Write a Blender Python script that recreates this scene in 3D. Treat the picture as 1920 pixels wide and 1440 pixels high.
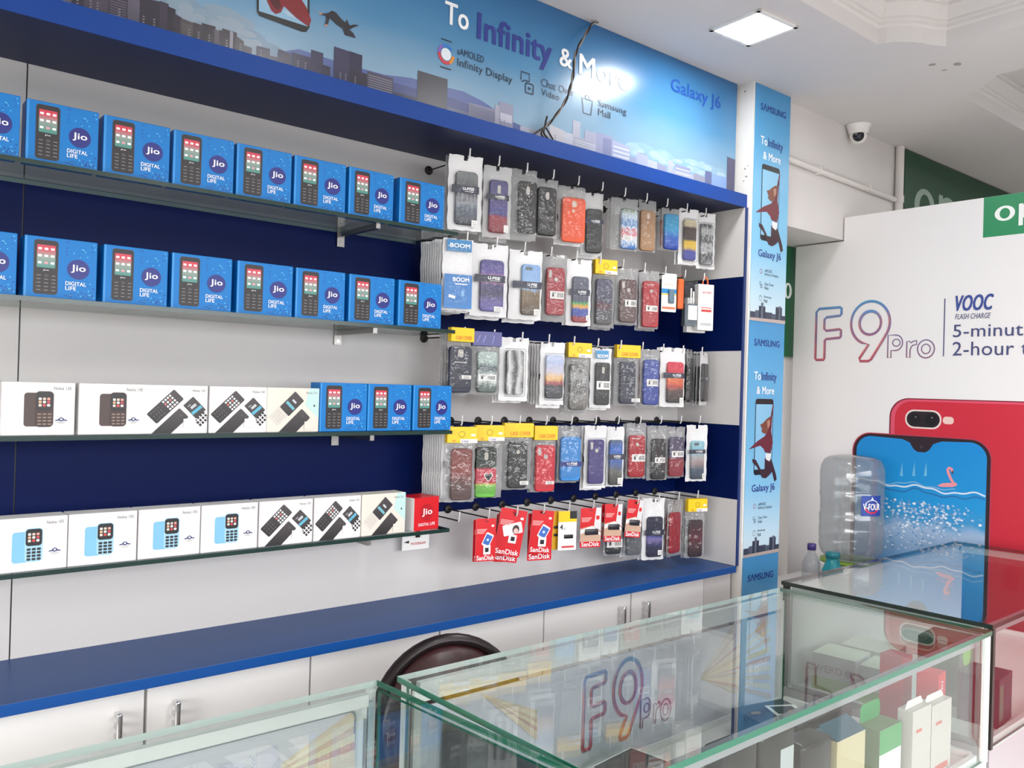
import bpy, bmesh, math, random
from mathutils import Vector, Matrix
random.seed(7)
for o in list(bpy.data.objects): bpy.data.objects.remove(o)
SC = bpy.context.scene
COL = SC.collection
pi = math.pi

# ---------------------------------------------------------------- camera
F_PX = 1592.13; YAW = .6969; PITCH = .0035; ROLL = .0287
CAM = Vector((-2.606, -2.1112, 1.4745))
fw = Vector((math.sin(YAW)*math.cos(PITCH), math.cos(YAW)*math.cos(PITCH), math.sin(PITCH)))
r0 = Vector((math.cos(YAW), -math.sin(YAW), 0)); u0 = r0.cross(fw)
rt = r0*math.cos(ROLL) + u0*math.sin(ROLL); up = -r0*math.sin(ROLL) + u0*math.cos(ROLL)
cd = bpy.data.cameras.new('camera'); cam = bpy.data.objects.new('camera', cd); COL.objects.link(cam)
cd.sensor_width = 36; cd.lens = F_PX/1920*36; cd.clip_start = .05
cam.matrix_world = Matrix(((rt.x, up.x, -fw.x, CAM.x), (rt.y, up.y, -fw.y, CAM.y), (rt.z, up.z, -fw.z, CAM.z), (0, 0, 0, 1)))
SC.camera = cam
def W(px, py, x=None, y=None, z=None):
    "point of the photograph -> point of the place on a plane x=, y= or z="
    d = fw + rt*((px-960)/F_PX) + up*((720-py)/F_PX)
    t = (x-CAM.x)/d.x if x is not None else (y-CAM.y)/d.y if y is not None else (z-CAM.z)/d.z
    return CAM + d*t

# ---------------------------------------------------------------- light
SC.view_settings.view_transform = 'Standard'; SC.view_settings.look = 'None'
SC.view_settings.gamma = 1; SC.view_settings.use_curve_mapping = False
SC.view_settings.exposure = 0.0
w = bpy.data.worlds.new('daylight'); SC.world = w; w.use_nodes = True
w.node_tree.nodes['Background'].inputs[0].default_value = (.85, .92, 1, 1)
w.node_tree.nodes['Background'].inputs[1].default_value = .12
LAMP_EMIT = 78.0; TRAY_FILL_EMIT = 50.0
def area(name, loc, rot, sx, sy, power, color=(1, 1, 1)):
    l = bpy.data.lights.new(name, 'AREA'); l.shape = 'RECTANGLE'; l.size = sx; l.size_y = sy
    l.energy = power; l.color = color
    o = bpy.data.objects.new(name, l); COL.objects.link(o); o.location = loc; o.rotation_euler = rot
    return o
# daylight that falls in through the open shop front behind the photographer
area('shopfront_daylight', (-1.6, -4.75, 1.75), (math.radians(42), 0, 0), 5.2, 1.5, 165, (.97, .98, 1)).data.spread = math.radians(125)
area('side_daylight', (-4.75, -2.6, 1.3), (math.radians(45), 0, math.radians(-90)), 3.0, 1.3, 135, (1, .99, .97)).data.spread = math.radians(125)

# ---------------------------------------------------------------- materials
def hexc(h):
    h = h.lstrip('#'); v = [int(h[i:i+2], 16)/255 for i in (0, 2, 4)]
    return tuple(((c/12.92) if c <= .04045 else ((c+.055)/1.055)**2.4) for c in v) + (1,)
MATS = {}
def M(col, rough=.5, metal=0, spec=.5, coat=0, key=''):
    k = (col, rough, metal, spec, coat, key)
    if k in MATS: return MATS[k]
    m = bpy.data.materials.new('paint_'+col.lstrip('#')); m.use_nodes = True
    b = m.node_tree.nodes['Principled BSDF']
    b.inputs['Base Color'].default_value = hexc(col); b.inputs['Roughness'].default_value = rough
    b.inputs['Metallic'].default_value = metal; b.inputs['Specular IOR Level'].default_value = spec
    b.inputs['Coat Weight'].default_value = coat
    MATS[k] = m; return m
def noisy(name, c1, c2, scale, rough=.5, bump=0, detail=4, spec=.5):
    m = bpy.data.materials.new(name); m.use_nodes = True; n = m.node_tree.nodes; L = m.node_tree.links
    b = n['Principled BSDF']; b.inputs['Roughness'].default_value = rough; b.inputs['Specular IOR Level'].default_value = spec
    tc = n.new('ShaderNodeTexCoord'); t = n.new('ShaderNodeTexNoise'); t.inputs['Scale'].default_value = scale; t.inputs['Detail'].default_value = detail
    L.new(tc.outputs['Object'], t.inputs['Vector'])
    r = n.new('ShaderNodeValToRGB'); r.color_ramp.elements[0].position = .35; r.color_ramp.elements[1].position = .65
    r.color_ramp.elements[0].color = hexc(c1); r.color_ramp.elements[1].color = hexc(c2)
    L.new(t.outputs['Fac'], r.inputs['Fac']); L.new(r.outputs['Color'], b.inputs['Base Color'])
    if bump:
        bp = n.new('ShaderNodeBump'); bp.inputs['Strength'].default_value = bump; bp.inputs['Distance'].default_value = .01
        L.new(t.outputs['Fac'], bp.inputs['Height']); L.new(bp.outputs['Normal'], b.inputs['Normal'])
    return m
def ramp(name, stops, axis='Z', coord='Generated', rough=.45, noise=0, nscale=6, spec=.5, lo=0, hi=1, coat=0, stretch=None):
    "printed artwork: a colour ramp along one axis, broken up by noise"
    m = bpy.data.materials.new(name); m.use_nodes = True; n = m.node_tree.nodes; L = m.node_tree.links
    b = n['Principled BSDF']; b.inputs['Roughness'].default_value = rough; b.inputs['Specular IOR Level'].default_value = spec
    b.inputs['Coat Weight'].default_value = coat
    tc = n.new('ShaderNodeTexCoord'); sp = n.new('ShaderNodeSeparateXYZ'); L.new(tc.outputs[coord], sp.inputs[0])
    mr = n.new('ShaderNodeMapRange'); mr.inputs['From Min'].default_value = lo; mr.inputs['From Max'].default_value = hi
    L.new(sp.outputs[axis], mr.inputs['Value']); out = mr.outputs['Result']
    if noise:
        t = n.new('ShaderNodeTexNoise'); t.inputs['Scale'].default_value = nscale; t.inputs['Detail'].default_value = 5
        if stretch:
            mp = n.new('ShaderNodeMapping'); mp.inputs['Scale'].default_value = stretch
            L.new(tc.outputs[coord], mp.inputs['Vector']); L.new(mp.outputs['Vector'], t.inputs['Vector'])
        else: L.new(tc.outputs[coord], t.inputs['Vector'])
        s = n.new('ShaderNodeMath'); s.operation = 'SUBTRACT'; s.inputs[1].default_value = .5; L.new(t.outputs['Fac'], s.inputs[0])
        q = n.new('ShaderNodeMath'); q.operation = 'MULTIPLY_ADD'; q.inputs[1].default_value = noise
        L.new(s.outputs[0], q.inputs[0]); L.new(out, q.inputs[2]); out = q.outputs[0]
    r = n.new('ShaderNodeValToRGB'); e = r.color_ramp.elements
    while len(e) < len(stops): e.new(.5)
    for i, (p_, c_) in enumerate(stops): e[i].position = p_; e[i].color = hexc(c_)
    L.new(out, r.inputs['Fac']); L.new(r.outputs['Color'], b.inputs['Base Color'])
    return m
def glassy(name, tint, ior=1.45, rough=.0, white=0.0, gloss=1.0, bump=0, bscale=60):
    "clear sheet: what lies behind shows through, the surface mirrors by Fresnel; white = haze of the film itself"
    m = bpy.data.materials.new(name); m.use_nodes = True; n = m.node_tree.nodes; L = m.node_tree.links
    n.remove(n['Principled BSDF']); out = n['Material Output']
    t = n.new('ShaderNodeBsdfTransparent'); t.inputs[0].default_value = hexc(tint)
    g = n.new('ShaderNodeBsdfGlossy'); g.inputs['Roughness'].default_value = rough
    ge = n.new('ShaderNodeNewGeometry'); dt = n.new('ShaderNodeVectorMath'); dt.operation = 'DOT_PRODUCT'
    L.new(ge.outputs['Incoming'], dt.inputs[1]); L.new(ge.outputs['Normal'], dt.inputs[0])
    def mth(op, a_, b_=None):
        q = n.new('ShaderNodeMath'); q.operation = op; q.use_clamp = op == 'SUBTRACT'
        for i_, v_ in ((0, a_), (1, b_)):
            if v_ is None: continue
            if isinstance(v_, (int, float)): q.inputs[i_].default_value = v_
            else: L.new(v_, q.inputs[i_])
        return q.outputs[0]
    f0 = ((ior-1)/(ior+1))**2
    refl = mth('ADD', mth('MULTIPLY', mth('POWER', mth('SUBTRACT', 1.0, mth('ABSOLUTE', dt.outputs['Value'])), 5.0), 1-f0), f0)
    base = t.outputs[0]
    if white:
        d = n.new('ShaderNodeBsdfDiffuse'); d.inputs[0].default_value = (.85, .86, .87, 1)
        mx = n.new('ShaderNodeMixShader'); mx.inputs[0].default_value = white
        L.new(base, mx.inputs[1]); L.new(d.outputs[0], mx.inputs[2]); base = mx.outputs[0]
    if bump:
        tc = n.new('ShaderNodeTexCoord'); tx = n.new('ShaderNodeTexNoise'); tx.inputs['Scale'].default_value = bscale; tx.inputs['Detail'].default_value = 2
        L.new(tc.outputs['Object'], tx.inputs['Vector'])
        bp = n.new('ShaderNodeBump'); bp.inputs['Strength'].default_value = bump; bp.inputs['Distance'].default_value = .02
        L.new(tx.outputs['Fac'], bp.inputs['Height']); L.new(bp.outputs['Normal'], g.inputs['Normal']); L.new(bp.outputs['Normal'], dt.inputs[0])
    fac = mth('MULTIPLY', refl, gloss)
    m2 = n.new('ShaderNodeMixShader'); L.new(fac, m2.inputs[0]); L.new(base, m2.inputs[1]); L.new(g.outputs[0], m2.inputs[2])
    L.new(m2.outputs[0], out.inputs['Surface'])
    return m
def emit(name, col, s):
    m = bpy.data.materials.new(name); m.use_nodes = True; n = m.node_tree.nodes; b = n['Principled BSDF']
    b.inputs['Base Color'].default_value = hexc(col); b.inputs['Emission Color'].default_value = hexc(col); b.inputs['Emission Strength'].default_value = s
    return m

WHITE = M('#efeeec', .35); LAM = M('#e2e0de', .32); PLASTER = noisy('white_plaster', '#d9d5d4', '#dedad8', 3, .75)
BLUE = M('#0d2c6e', .3); BLUE_EDGE = M('#1a56b0', .35); BLACK = M('#121214', .4); DARK = M('#1c1a1c', .45)
CHROME = M('#d8d8d8', .18, 1); STEEL = M('#a9a7a4', .3, 1); ALU = M('#e6e7e6', .35, .15)
GLASS = glassy('clear_glass', '#f7faf9'); EDGE = M('#1f6650', .15, 0, .6); EDGE_PALE = M('#b9c6c1', .2, 0, .6); EDGE_DARK = M('#11302b', .2, 0, .6)
FILM = glassy('clear_film', '#fafafa', 1.4, .07, .02, .8, .35, 55)
FILM_CRINKLE = glassy('crinkled_film', '#f6f6f6', 1.5, .06, .02, 1.15, .5, 38)
FROST = glassy('frosted_bag', '#eeeeee', 1.45, .2, .6, .9, .6, 50)
WHITEBAG = M('#e9e9ea', .3, 0, .6); GREYBAG = glassy('grey_clear_bag', '#d8d8d8', 1.4, .15, .35, .9, .7, 60)
YELLOW = M('#f2c60c', .4); ORANGE = M('#e66a22', .4); RED = M('#c8141f', .4); PAPER = M('#f2f1ee', .5)

# ---------------------------------------------------------------- mesh building
def FX(u, v, w): return Vector((u, -w, v))                           # face looking towards -y
class MB:
    def __init__(s): s.v = []; s.f = []; s.m = []; s.sm = []; s.mats = []
    def mi(s, mat):
        if mat not in s.mats: s.mats.append(mat)
        return s.mats.index(mat)
    def add(s, vs, fs, mat, smooth=False):
        b = len(s.v); s.v += [Vector(q) for q in vs]; i = s.mi(mat)
        for f in fs: s.f.append([b+k for k in f]); s.m.append(i); s.sm.append(smooth)
        return s
    def box(s, x0, x1, y0, y1, z0, z1, mat, mats=None):
        vs = [(x, y, z) for x in (x0, x1) for y in (y0, y1) for z in (z0, z1)]
        fs = dict(l=[0, 1, 3, 2], r=[4, 6, 7, 5], f=[0, 4, 5, 1], b=[2, 3, 7, 6], d=[0, 2, 6, 4], t=[1, 5, 7, 3])
        b = len(s.v); s.v += [Vector(q) for q in vs]
        for k, f in fs.items():
            s.f.append([b+i for i in f]); s.m.append(s.mi((mats or {}).get(k, mat))); s.sm.append(False)
        return s
    def bbox(s, x0, x1, y0, y1, z0, z1, mat, bev=.002, seg=2, smooth=True):
        bm = bmesh.new(); bmesh.ops.create_cube(bm, size=1)
        for q in bm.verts: q.co = Vector(((x0+x1)/2+q.co.x*(x1-x0), (y0+y1)/2+q.co.y*(y1-y0), (z0+z1)/2+q.co.z*(z1-z0)))
        bmesh.ops.bevel(bm, geom=list(bm.edges), offset=bev, segments=seg, affect='EDGES', profile=.5)
        bm.verts.index_update(); s.add([q.co for q in bm.verts], [[q.index for q in f.verts] for f in bm.faces], mat, smooth); bm.free(); return s
    def poly(s, pts, mat): return s.add(pts, [list(range(len(pts)))], mat)
    def flat(s, pts2, mat, w=.0006, fr=FX): return s.poly([fr(a, b, w) for a, b in pts2], mat)
    def prism(s, pts2, w0, w1, mat, fr=FX, side=None):
        n = len(pts2)
        a = sum(pts2[i][0]*pts2[(i+1) % n][1]-pts2[(i+1) % n][0]*pts2[i][1] for i in range(n))
        if a < 0: pts2 = pts2[::-1]
        s.add([fr(a_, b_, w1) for a_, b_ in pts2], [list(range(n))], mat)
        s.add([fr(a_, b_, w0) for a_, b_ in pts2], [list(range(n))[::-1]], mat)
        vs = [fr(a_, b_, w0) for a_, b_ in pts2]+[fr(a_, b_, w1) for a_, b_ in pts2]
        return s.add(vs, [[i, (i+1) % n, n+(i+1) % n, n+i] for i in range(n)], side or mat)
    def tube(s, path, r, mat, n=8, caps=True):
        path = [Vector(q) for q in path]; vs = []; ref = None; k = len(path)
        for i, q in enumerate(path):
            t = (path[min(i+1, k-1)]-path[max(i-1, 0)]).normalized()
            if ref is None: ref = Vector((0, 0, 1)) if abs(t.z) < .9 else Vector((1, 0, 0))
            a = (ref-t*ref.dot(t)).normalized(); ref = a; b = t.cross(a)
            rr = r[i] if isinstance(r, (list, tuple)) else r
            vs += [q+a*(rr*math.cos(2*pi*j/n))+b*(rr*math.sin(2*pi*j/n)) for j in range(n)]
        fs = [[i*n+j, i*n+(j+1) % n, (i+1)*n+(j+1) % n, (i+1)*n+j] for i in range(k-1) for j in range(n)]
        s.add(vs, fs, mat, True)
        if caps: s.add(vs[:n], [list(range(n))[::-1]], mat); s.add(vs[-n:], [list(range(n))], mat)
        return s
    def lathe(s, prof, mat, n=28, c=(0, 0, 0), tf=None, smooth=True):
        vs = []
        for r, z in prof: vs += [Vector((c[0]+r*math.cos(2*pi*j/n), c[1]+r*math.sin(2*pi*j/n), c[2]+z)) for j in range(n)]
        if tf: vs = [tf @ q for q in vs]
        return s.add(vs, [[i*n+j, i*n+(j+1) % n, (i+1)*n+(j+1) % n, (i+1)*n+j] for i in range(len(prof)-1) for j in range(n)], mat, smooth)
    def text(s, txt, u0, v0, u1, v1, mat, w=.0008, fr=FX, bold=0, shear=0):
        "lettering fitted into the rectangle u0..u1, v0..v1"
        vs, fs, (a0, b0, a1, b1) = glyphs(txt, 0, shear)
        sh = max(bold, 0)*.8*(v1-v0); u0 += sh; u1 -= sh; v0 += sh*.5; v1 -= sh*.5
        for i, (du, dv) in enumerate(((0, 0), (sh, sh*.5), (-sh, -sh*.5), (sh, -sh*.5), (-sh, sh*.5)) if sh > 0 else ((0, 0),)):
            s.add([fr(u0+(a-a0)/(a1-a0)*(u1-u0)+du, v0+(b-b0)/(b1-b0)*(v1-v0)+dv, w+.00007*i) for a, b in vs], fs, mat)
        return s
    def ribbon(s, pts, wd, mat, w=.0007, fr=FX, closed=True):
        n = len(pts); P = [Vector(q) for q in pts]; L = []; R = []
        for i in range(n):
            a = P[(i-1) % n] if closed or i else P[0]; b = P[(i+1) % n] if closed or i < n-1 else P[-1]
            t = (b-a).normalized(); nn = Vector((-t.y, t.x))*wd/2; L.append(P[i]+nn); R.append(P[i]-nn)
        vs = [fr(q.x, q.y, w) for q in L]+[fr(q.x, q.y, w) for q in R]
        return s.add(vs, [[i, (i+1) % n, n+(i+1) % n, n+i] for i in range(n if closed else n-1)], mat)
    def build(s, name, parent=None, loc=None, rot=None, label=None):
        me = bpy.data.meshes.new(name); me.from_pydata([tuple(q) for q in s.v], [], s.f)
        for m in s.mats: me.materials.append(m)
        for p, i, q in zip(me.polygons, s.m, s.sm): p.material_index = i; p.use_smooth = q
        o = bpy.data.objects.new(name, me); COL.objects.link(o)
        if parent: o.parent = parent
        if loc is not None: o.location = loc
        if rot is not None: o.rotation_euler = rot
        if label: o['label'] = label
        return o
def curve_mesh(cu):
    o = bpy.data.objects.new('tmp', cu); COL.objects.link(o)
    dg = bpy.context.evaluated_depsgraph_get(); e = o.evaluated_get(dg); me = e.to_mesh()
    vs = [(q.co.x, q.co.y) for q in me.vertices]; fs = [list(p.vertices) for p in me.polygons]
    e.to_mesh_clear(); bpy.data.objects.remove(o); bpy.data.curves.remove(cu)
    return vs, fs
GL = {}
def glyphs(txt, bold=0, shear=0):
    k = (txt, bold, shear)
    if k not in GL:
        cu = bpy.data.curves.new('t', 'FONT'); cu.body = txt; cu.resolution_u = 3; cu.offset = bold; cu.shear = shear; cu.space_character = 1.03
        vs, fs = curve_mesh(cu)
        xs = [q[0] for q in vs]; ys = [q[1] for q in vs]
        GL[k] = (vs, fs, (min(xs), min(ys), max(xs), max(ys)))
    return GL[k]
def holed(outer, holes):
    cu = bpy.data.curves.new('h', 'CURVE'); cu.dimensions = '2D'; cu.fill_mode = 'BOTH'
    for pl in [outer]+holes:
        sp = cu.splines.new('POLY'); sp.points.add(len(pl)-1); sp.use_cyclic_u = True
        for q, (a, b) in zip(sp.points, pl): q.co = (a, b, 0, 1)
    return curve_mesh(cu)
def rr(u0, v0, u1, v1, r, n=5):
    P = []
    for cx, cy, a in ((u1-r, v1-r, 0), (u0+r, v1-r, 90), (u0+r, v0+r, 180), (u1-r, v0+r, 270)):
        P += [(cx+r*math.cos(math.radians(a+90*i/n)), cy+r*math.sin(math.radians(a+90*i/n))) for i in range(n+1)]
    return P
def rc(u0, v0, u1, v1): return [(u0, v0), (u1, v0), (u1, v1), (u0, v1)]
def ell(cu, cv, ru, rv, n=20): return [(cu+ru*math.cos(2*pi*i/n), cv+rv*math.sin(2*pi*i/n)) for i in range(n)]
def rotp(P, c, a): 
    ca, sa = math.cos(a), math.sin(a); return [(c[0]+(x-c[0])*ca-(y-c[1])*sa, c[1]+(x-c[0])*sa+(y-c[1])*ca) for x, y in P]
def clip(P, u0, v0, u1, v1):
    for ax, lim, sg in ((0, u0, 1), (0, u1, -1), (1, v0, 1), (1, v1, -1)):
        Q = []
        for i in range(len(P)):
            a, b = P[i-1], P[i]; ia = (a[ax]-lim)*sg >= 0; ib = (b[ax]-lim)*sg >= 0
            if ia != ib:
                t = (lim-a[ax])/(b[ax]-a[ax]); Q.append((a[0]+t*(b[0]-a[0]), a[1]+t*(b[1]-a[1])))
            if ib: Q.append(b)
        P = Q
        if not P: break
    return P

# ---------------------------------------------------------------- naming
def thing(name, label, cat, loc=(0, 0, 0), rz=0, group=None):
    o = bpy.data.objects.new(name, None); COL.objects.link(o); o.empty_display_size = .05
    o.location = loc; o.rotation_euler = (0, 0, rz); return tag(o, label, cat, group)
def tag(o, label, cat, group=None):
    o['label'] = label; o['category'] = cat
    if group: o['group'] = group
    return o
def struct(o): o['kind'] = 'structure'; return o
def copy_tree(o, parent=None):
    c = o.copy(); COL.objects.link(c); c.parent = parent
    for ch in list(o.children): copy_tree(ch, c)
    return c
ORD = 'first second third fourth fifth sixth seventh eighth ninth tenth eleventh twelfth'.split()
def partw(mb, name, root, label=None):
    "part whose shapes are given in room coordinates, under an unrotated thing"
    return mb.build(name, root, tuple(-root.location), label=label)

# ================================================================ the room
ZC = 2.609; CT = .85; XE = .7257
def bands(name, stops):
    m = bpy.data.materials.new(name); m.use_nodes = True; n = m.node_tree.nodes; L = m.node_tree.links; b = n['Principled BSDF']
    tc = n.new('ShaderNodeTexCoord'); sp = n.new('ShaderNodeSeparateXYZ'); L.new(tc.outputs['Object'], sp.inputs[0])
    mr = n.new('ShaderNodeMapRange'); mr.inputs['From Max'].default_value = 3; L.new(sp.outputs['Z'], mr.inputs['Value'])
    r = n.new('ShaderNodeValToRGB'); r.color_ramp.interpolation = 'CONSTANT'; e = r.color_ramp.elements
    while len(e) < len(stops): e.new(.5)
    for i, (z, c) in enumerate(stops): e[i].position = z/3; e[i].color = hexc(c)
    L.new(mr.outputs['Result'], r.inputs['Fac']); L.new(r.outputs['Color'], b.inputs['Base Color']); b.inputs['Roughness'].default_value = .45; b.inputs['Specular IOR Level'].default_value = .12
    return m
STRIPES = bands('striped_laminate', [(0, '#d0cdcb'), (1.079, '#01144a'), (1.350, '#d0cdcb'), (1.622, '#01144a'), (1.888, '#d0cdcb')])
# wall with the display niche: striped laminate boards up to the pillar, plaster beyond
m = MB()
m.box(-5, -2.245, 0, .12, 0, ZC, STRIPES); m.box(-2.242, .015, 0, .12, 0, ZC, STRIPES)
m.box(-2.245, -2.242, .003, .12, 0, ZC, DARK); m.box(.015, 4.3, 0, .12, 0, ZC, PLASTER)
struct(m.build('wall_left'))
struct(MB().box(4.2, 4.3, -5, 0, 0, ZC+.2, PLASTER).build('wall_right'))
struct(MB().box(-5.1, -5, -5, .12, 2.25, ZC+.2, PLASTER).box(-5.1, -5, -5, -4.2, 0, 2.25, PLASTER).box(-5.1, -5, -1.1, .12, 0, 2.25, PLASTER).build('wall_back'))
struct(MB().box(-5.1, 4.3, -5.1, -5, 2.4, ZC+.2, PLASTER).box(1.2, 4.3, -5.1, -5, 0, 2.4, PLASTER).build('wall_front'))
struct(MB().box(-5.1, 4.3, -5.1, .12, -.05, 0, noisy('grey_floor_tile', '#d4d0ca', '#dcd8d2', 2, .25)).build('floor'))
# ceiling with two sunk trays and their stepped plaster cornices
def arc(c, r, a0, a1, n=8): return [(c[0]+r*math.cos(math.radians(a0+(a1-a0)*i/n)), c[1]+r*math.sin(math.radians(a0+(a1-a0)*i/n))) for i in range(n+1)]
tA = [(-2.4, -.755), (-2.4, -3.9), (.186, -3.9)] + [(.186, -.898), (.150, -.872), (.110, -.858), (.075, -.838), (.045, -.808), (.026, -.78), (.019, -.755)]
tB = [(.559, -3.9), (3.4, -3.9), (3.4, -.742), (.694, -.742), (.685, -.80), (.640, -.83), (.610, -.87), (.559, -.912)]
m = MB()
vs, fs = holed([(-5.1, -5.1), (4.3, -5.1), (4.3, .12), (-5.1, .12)], [tA, tB])
CEIL = noisy('ceiling_paint', '#d3d0d0', '#d8d5d4', 1.2, .8)
m.add([(a, b, ZC) for a, b in vs], fs, CEIL)
def inset(P, d):
    n = len(P); Q = []
    A = sum(P[i][0]*P[(i+1) % n][1]-P[(i+1) % n][0]*P[i][1] for i in range(n)); s = 1 if A > 0 else -1
    for i in range(n):
        a, b, c = Vector(P[i-1]), Vector(P[i]), Vector(P[(i+1) % n])
        n1 = Vector((-(b-a).y, (b-a).x)).normalized()*s; n2 = Vector((-(c-b).y, (c-b).x)).normalized()*s
        k = (n1+n2); k = k/max(k.length_squared/2, .5); Q.append((b.x+k.x*d, b.y+k.y*d))
    return Q
PROF = [(0, 0), (0, .05), (.008, .056), (.008, .066), (.016, .07), (.016, .078), (.03, .1), (.04, .112), (.04, .122), (.05, .126), (.05, .14)]
for T in (tA, tB):
    rings = [[(a, b, ZC+z) for a, b in inset(T, d)] for d, z in PROF]; n = len(T)
    for i in range(len(PROF)-1):
        m.add(rings[i]+rings[i+1], [[j, (j+1) % n, n+(j+1) % n, n+j] for j in range(n)], CEIL)
    m.add(rings[-1], [list(range(n))], CEIL)
m.box(-5.1, 4.3, -5.1, .12, ZC+.16, ZC+.2, CEIL)
STAIN = M('#a59c9a', .9)
for px, py, a, b in ((1748, 121, .012, .004), (1795, 120, .016, .004), (1771, 131, .007, .003)):
    q = W(px, py, z=ZC); m.add([(q.x+u, q.y+v*3, ZC-.0006) for u, v in ell(0, 0, a, b, 12)], [list(range(12))], STAIN)
struct(m.build('ceiling'))
# ceiling beam beyond the pillar and the pillar itself
struct(MB().box(.255, 4.2, -.262, 0, 2.13, ZC, PLASTER).build('trim_1'))
PILLAR = noisy('worn_white_board', '#e4e0da', '#eeeae5', 8, .6)
m = MB().box(.016, .255, -.297, 0, 0, ZC, PILLAR)
for px, py, a, b in ((1392, 315, .006, .008), (1396, 330, .01, .006), (1389, 338, .006, .005), (1400, 310, .005, .004), (1386, 167, .006, .009)):
    y_ = -.297+(1411-px)/40*.06; z_ = W(px, py, y=y_).z
    m.add([(.0155, y_-u, z_+v) for u, v in ell(0, 0, a*.5, b*.5, 9)], [list(range(9))], M('#8b8278', .8))
struct(m.build('trim_2'))

# ================================================================ fixed shop furniture
BY = -.235
def FY(y): return lambda u, v, w: Vector((u, y-w, v))
def PX(y, pts): 
    o = []
    for a, b in pts: q = W(a, b, y=y); o.append((q.x, q.z))
    return o
def BB(y, px0, py0, px1, py1):
    "world rectangle of a word from the photograph's corners (bottom-left, top-right)"
    a = W(px0, py0, y=y); b = W(px1, py1, y=y); return a.x, a.z, b.x, b.z
# overhead ledge
t = thing('overhead_ledge', 'long dark blue ledge with bright blue front edge, running under the sky banner', 'shelf', (-1.6, -.14, 2.15))
partw(MB().box(-3.2, .014, -.278, 0, 2.15, 2.197, M('#091842', .45, 0, .3)), 'board', t)
partw(MB().box(-3.2, .014, -.282, -.278, 2.15, 2.197, M('#103f8e', .42, 0, .25)), 'edge_band', t, 'bright blue edge band')
# right side panel of the niche
t = thing('niche_side_panel', 'blue and white striped side panel closing the niche beside the pillar', 'panel', (.007, -.15, CT))
partw(MB().box(0, .013, -.285, 0, CT+.001, 2.149, STRIPES), 'board', t)
partw(MB().box(0, .013, -.289, -.285, CT+.001, 2.149, M('#17346f', .4)), 'edge_band', t)
# counter top
t = thing('blue_worktop', 'continuous blue laminate worktop along the striped wall', 'worktop', (-1.6, -.15, CT-.022))
partw(MB().box(-3.2, -.001, -.284, 0, CT-.022, CT, M('#10437f', .4, 0, .35)), 'top', t)
partw(MB().box(-3.2, -.001, -.289, -.284, CT-.022, CT+.0005, M('#10509c', .35)), 'edge_band', t)
# base cabinets
def handle(x, z):
    h = MB(); h.bbox(x-.006, x+.006, -.297, -.287, z-.03, z+.03, CHROME, .004)
    for dz in (-.022, 0, .022): h.box(x-.004, x+.004, -.288, -.2655, z+dz-.004, z+dz+.004, CHROME)
    return h
UN = [(-3.153, -2.413, 'at the far left, out of frame'), (-2.411, -1.662, 'left of the round chair'), (-1.66, -.914, 'standing behind the round maroon chair'), (-.912, -.157, 'nearest the pillar')]
DOORM = M('#f7f6f5', .35)
for i, (a, b, lab) in enumerate(UN):
    t = thing('base_cabinet', 'white two door cabinet under the blue worktop, '+lab, 'cabinet', ((a+b)/2, -.13, .06), group='white base cabinets under the worktop')
    mid = (a+b)/2
    partw(MB().box(a, b, -.245, -.002, .06, CT-.0225, LAM), 'body', t)
    partw(MB().box(a+.01, b-.01, -.22, -.01, 0, .06, DARK), 'plinth', t)
    for x0, x1, hx in ((a, mid-.002, mid-.058), (mid+.002, b, mid+.058)):
        d = partw(MB().box(x0+.0015, x1-.0015, -.266, -.246, .07, CT-.024, DOORM), 'door', t)
        handle(hx, .76).build('handle', d, label='chrome handle')
tag(MB().box(-.155, -.002, -.266, -.002, 0, CT-.0225, LAM).build('filler_panel'), 'plain white filler panel between last cabinet and pillar', 'panel')

# glass shelves on brackets
SH = [1.897, 1.627, 1.350, 1.080]
SW = ['top', 'second', 'third', 'lowest']
for i, z in enumerate(SH):
    t = thing('glass_shelf', ['topmost glass wall shelf holding a row of blue boxes', 'second glass wall shelf from top holding blue boxes', 'third glass wall shelf from top holding white and blue boxes', 'lowest glass wall shelf holding white boxes and one red box'][i], 'shelf', (-2.2, -.1, z-.01), group='glass shelves on the striped wall')
    pm = MB().box(-3.2, -1.226, -.212, -.001, z-.010, z-.0003, GLASS, dict(f=EDGE_DARK, r=EDGE_DARK, l=EDGE_DARK, b=M('#9fb5ad', .3)))
    partw(pm, 'glass_pane', t)
    for bx in (-1.475, -2.6):
        k = MB().box(bx-.006, bx+.006, -.205, -.004, z-.024, z-.0105, STEEL).box(bx-.011, bx+.011, -.008, -.0005, z-.05, z-.0105, STEEL)
        k.box(bx-.004, bx+.004, -.0095, -.008, z-.044, z-.036, CHROME)
        partw(k, 'bracket', t)

# ================================================================ sky banner over the ledge
bt = thing('sky_banner', 'long glossy banner with blue sky, skyline and phone slogan above the ledge', 'banner', (-1.6, BY, 2.197))
SKY = ramp('printed_sky', [(0, '#8fabc0'), (.25, '#779cb8'), (.5, '#4c86b0'), (.8, '#3574a6'), (1, '#2a669b')], 'Z', 'Object', .24, .28, 2.2, lo=2.2, hi=2.61, spec=.65, stretch=(1, 1, 2))
partw(MB().box(-3.2, .001, BY, BY+.02, 2.197, ZC-.001, SKY), 'sheet', bt)
G = .24
def pm(c): return M(c, G, 0, .65)
fr = FY(BY)
sk = MB()
sk.flat(PX(BY, [(520, 98), (560, 92), (640, 118), (720, 140), (770, 146), (830, 162), (870, 172), (905, 190), (960, 228), (1000, 246), (1000, 262), (640, 152), (520, 122)]), pm('#55659a'), .0004, fr)
sk.flat(PX(BY, [(655, 128), (720, 150), (800, 172), (850, 184), (900, 206), (960, 240), (960, 246), (655, 157)]), pm('#465083'), .0006, fr)
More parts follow.
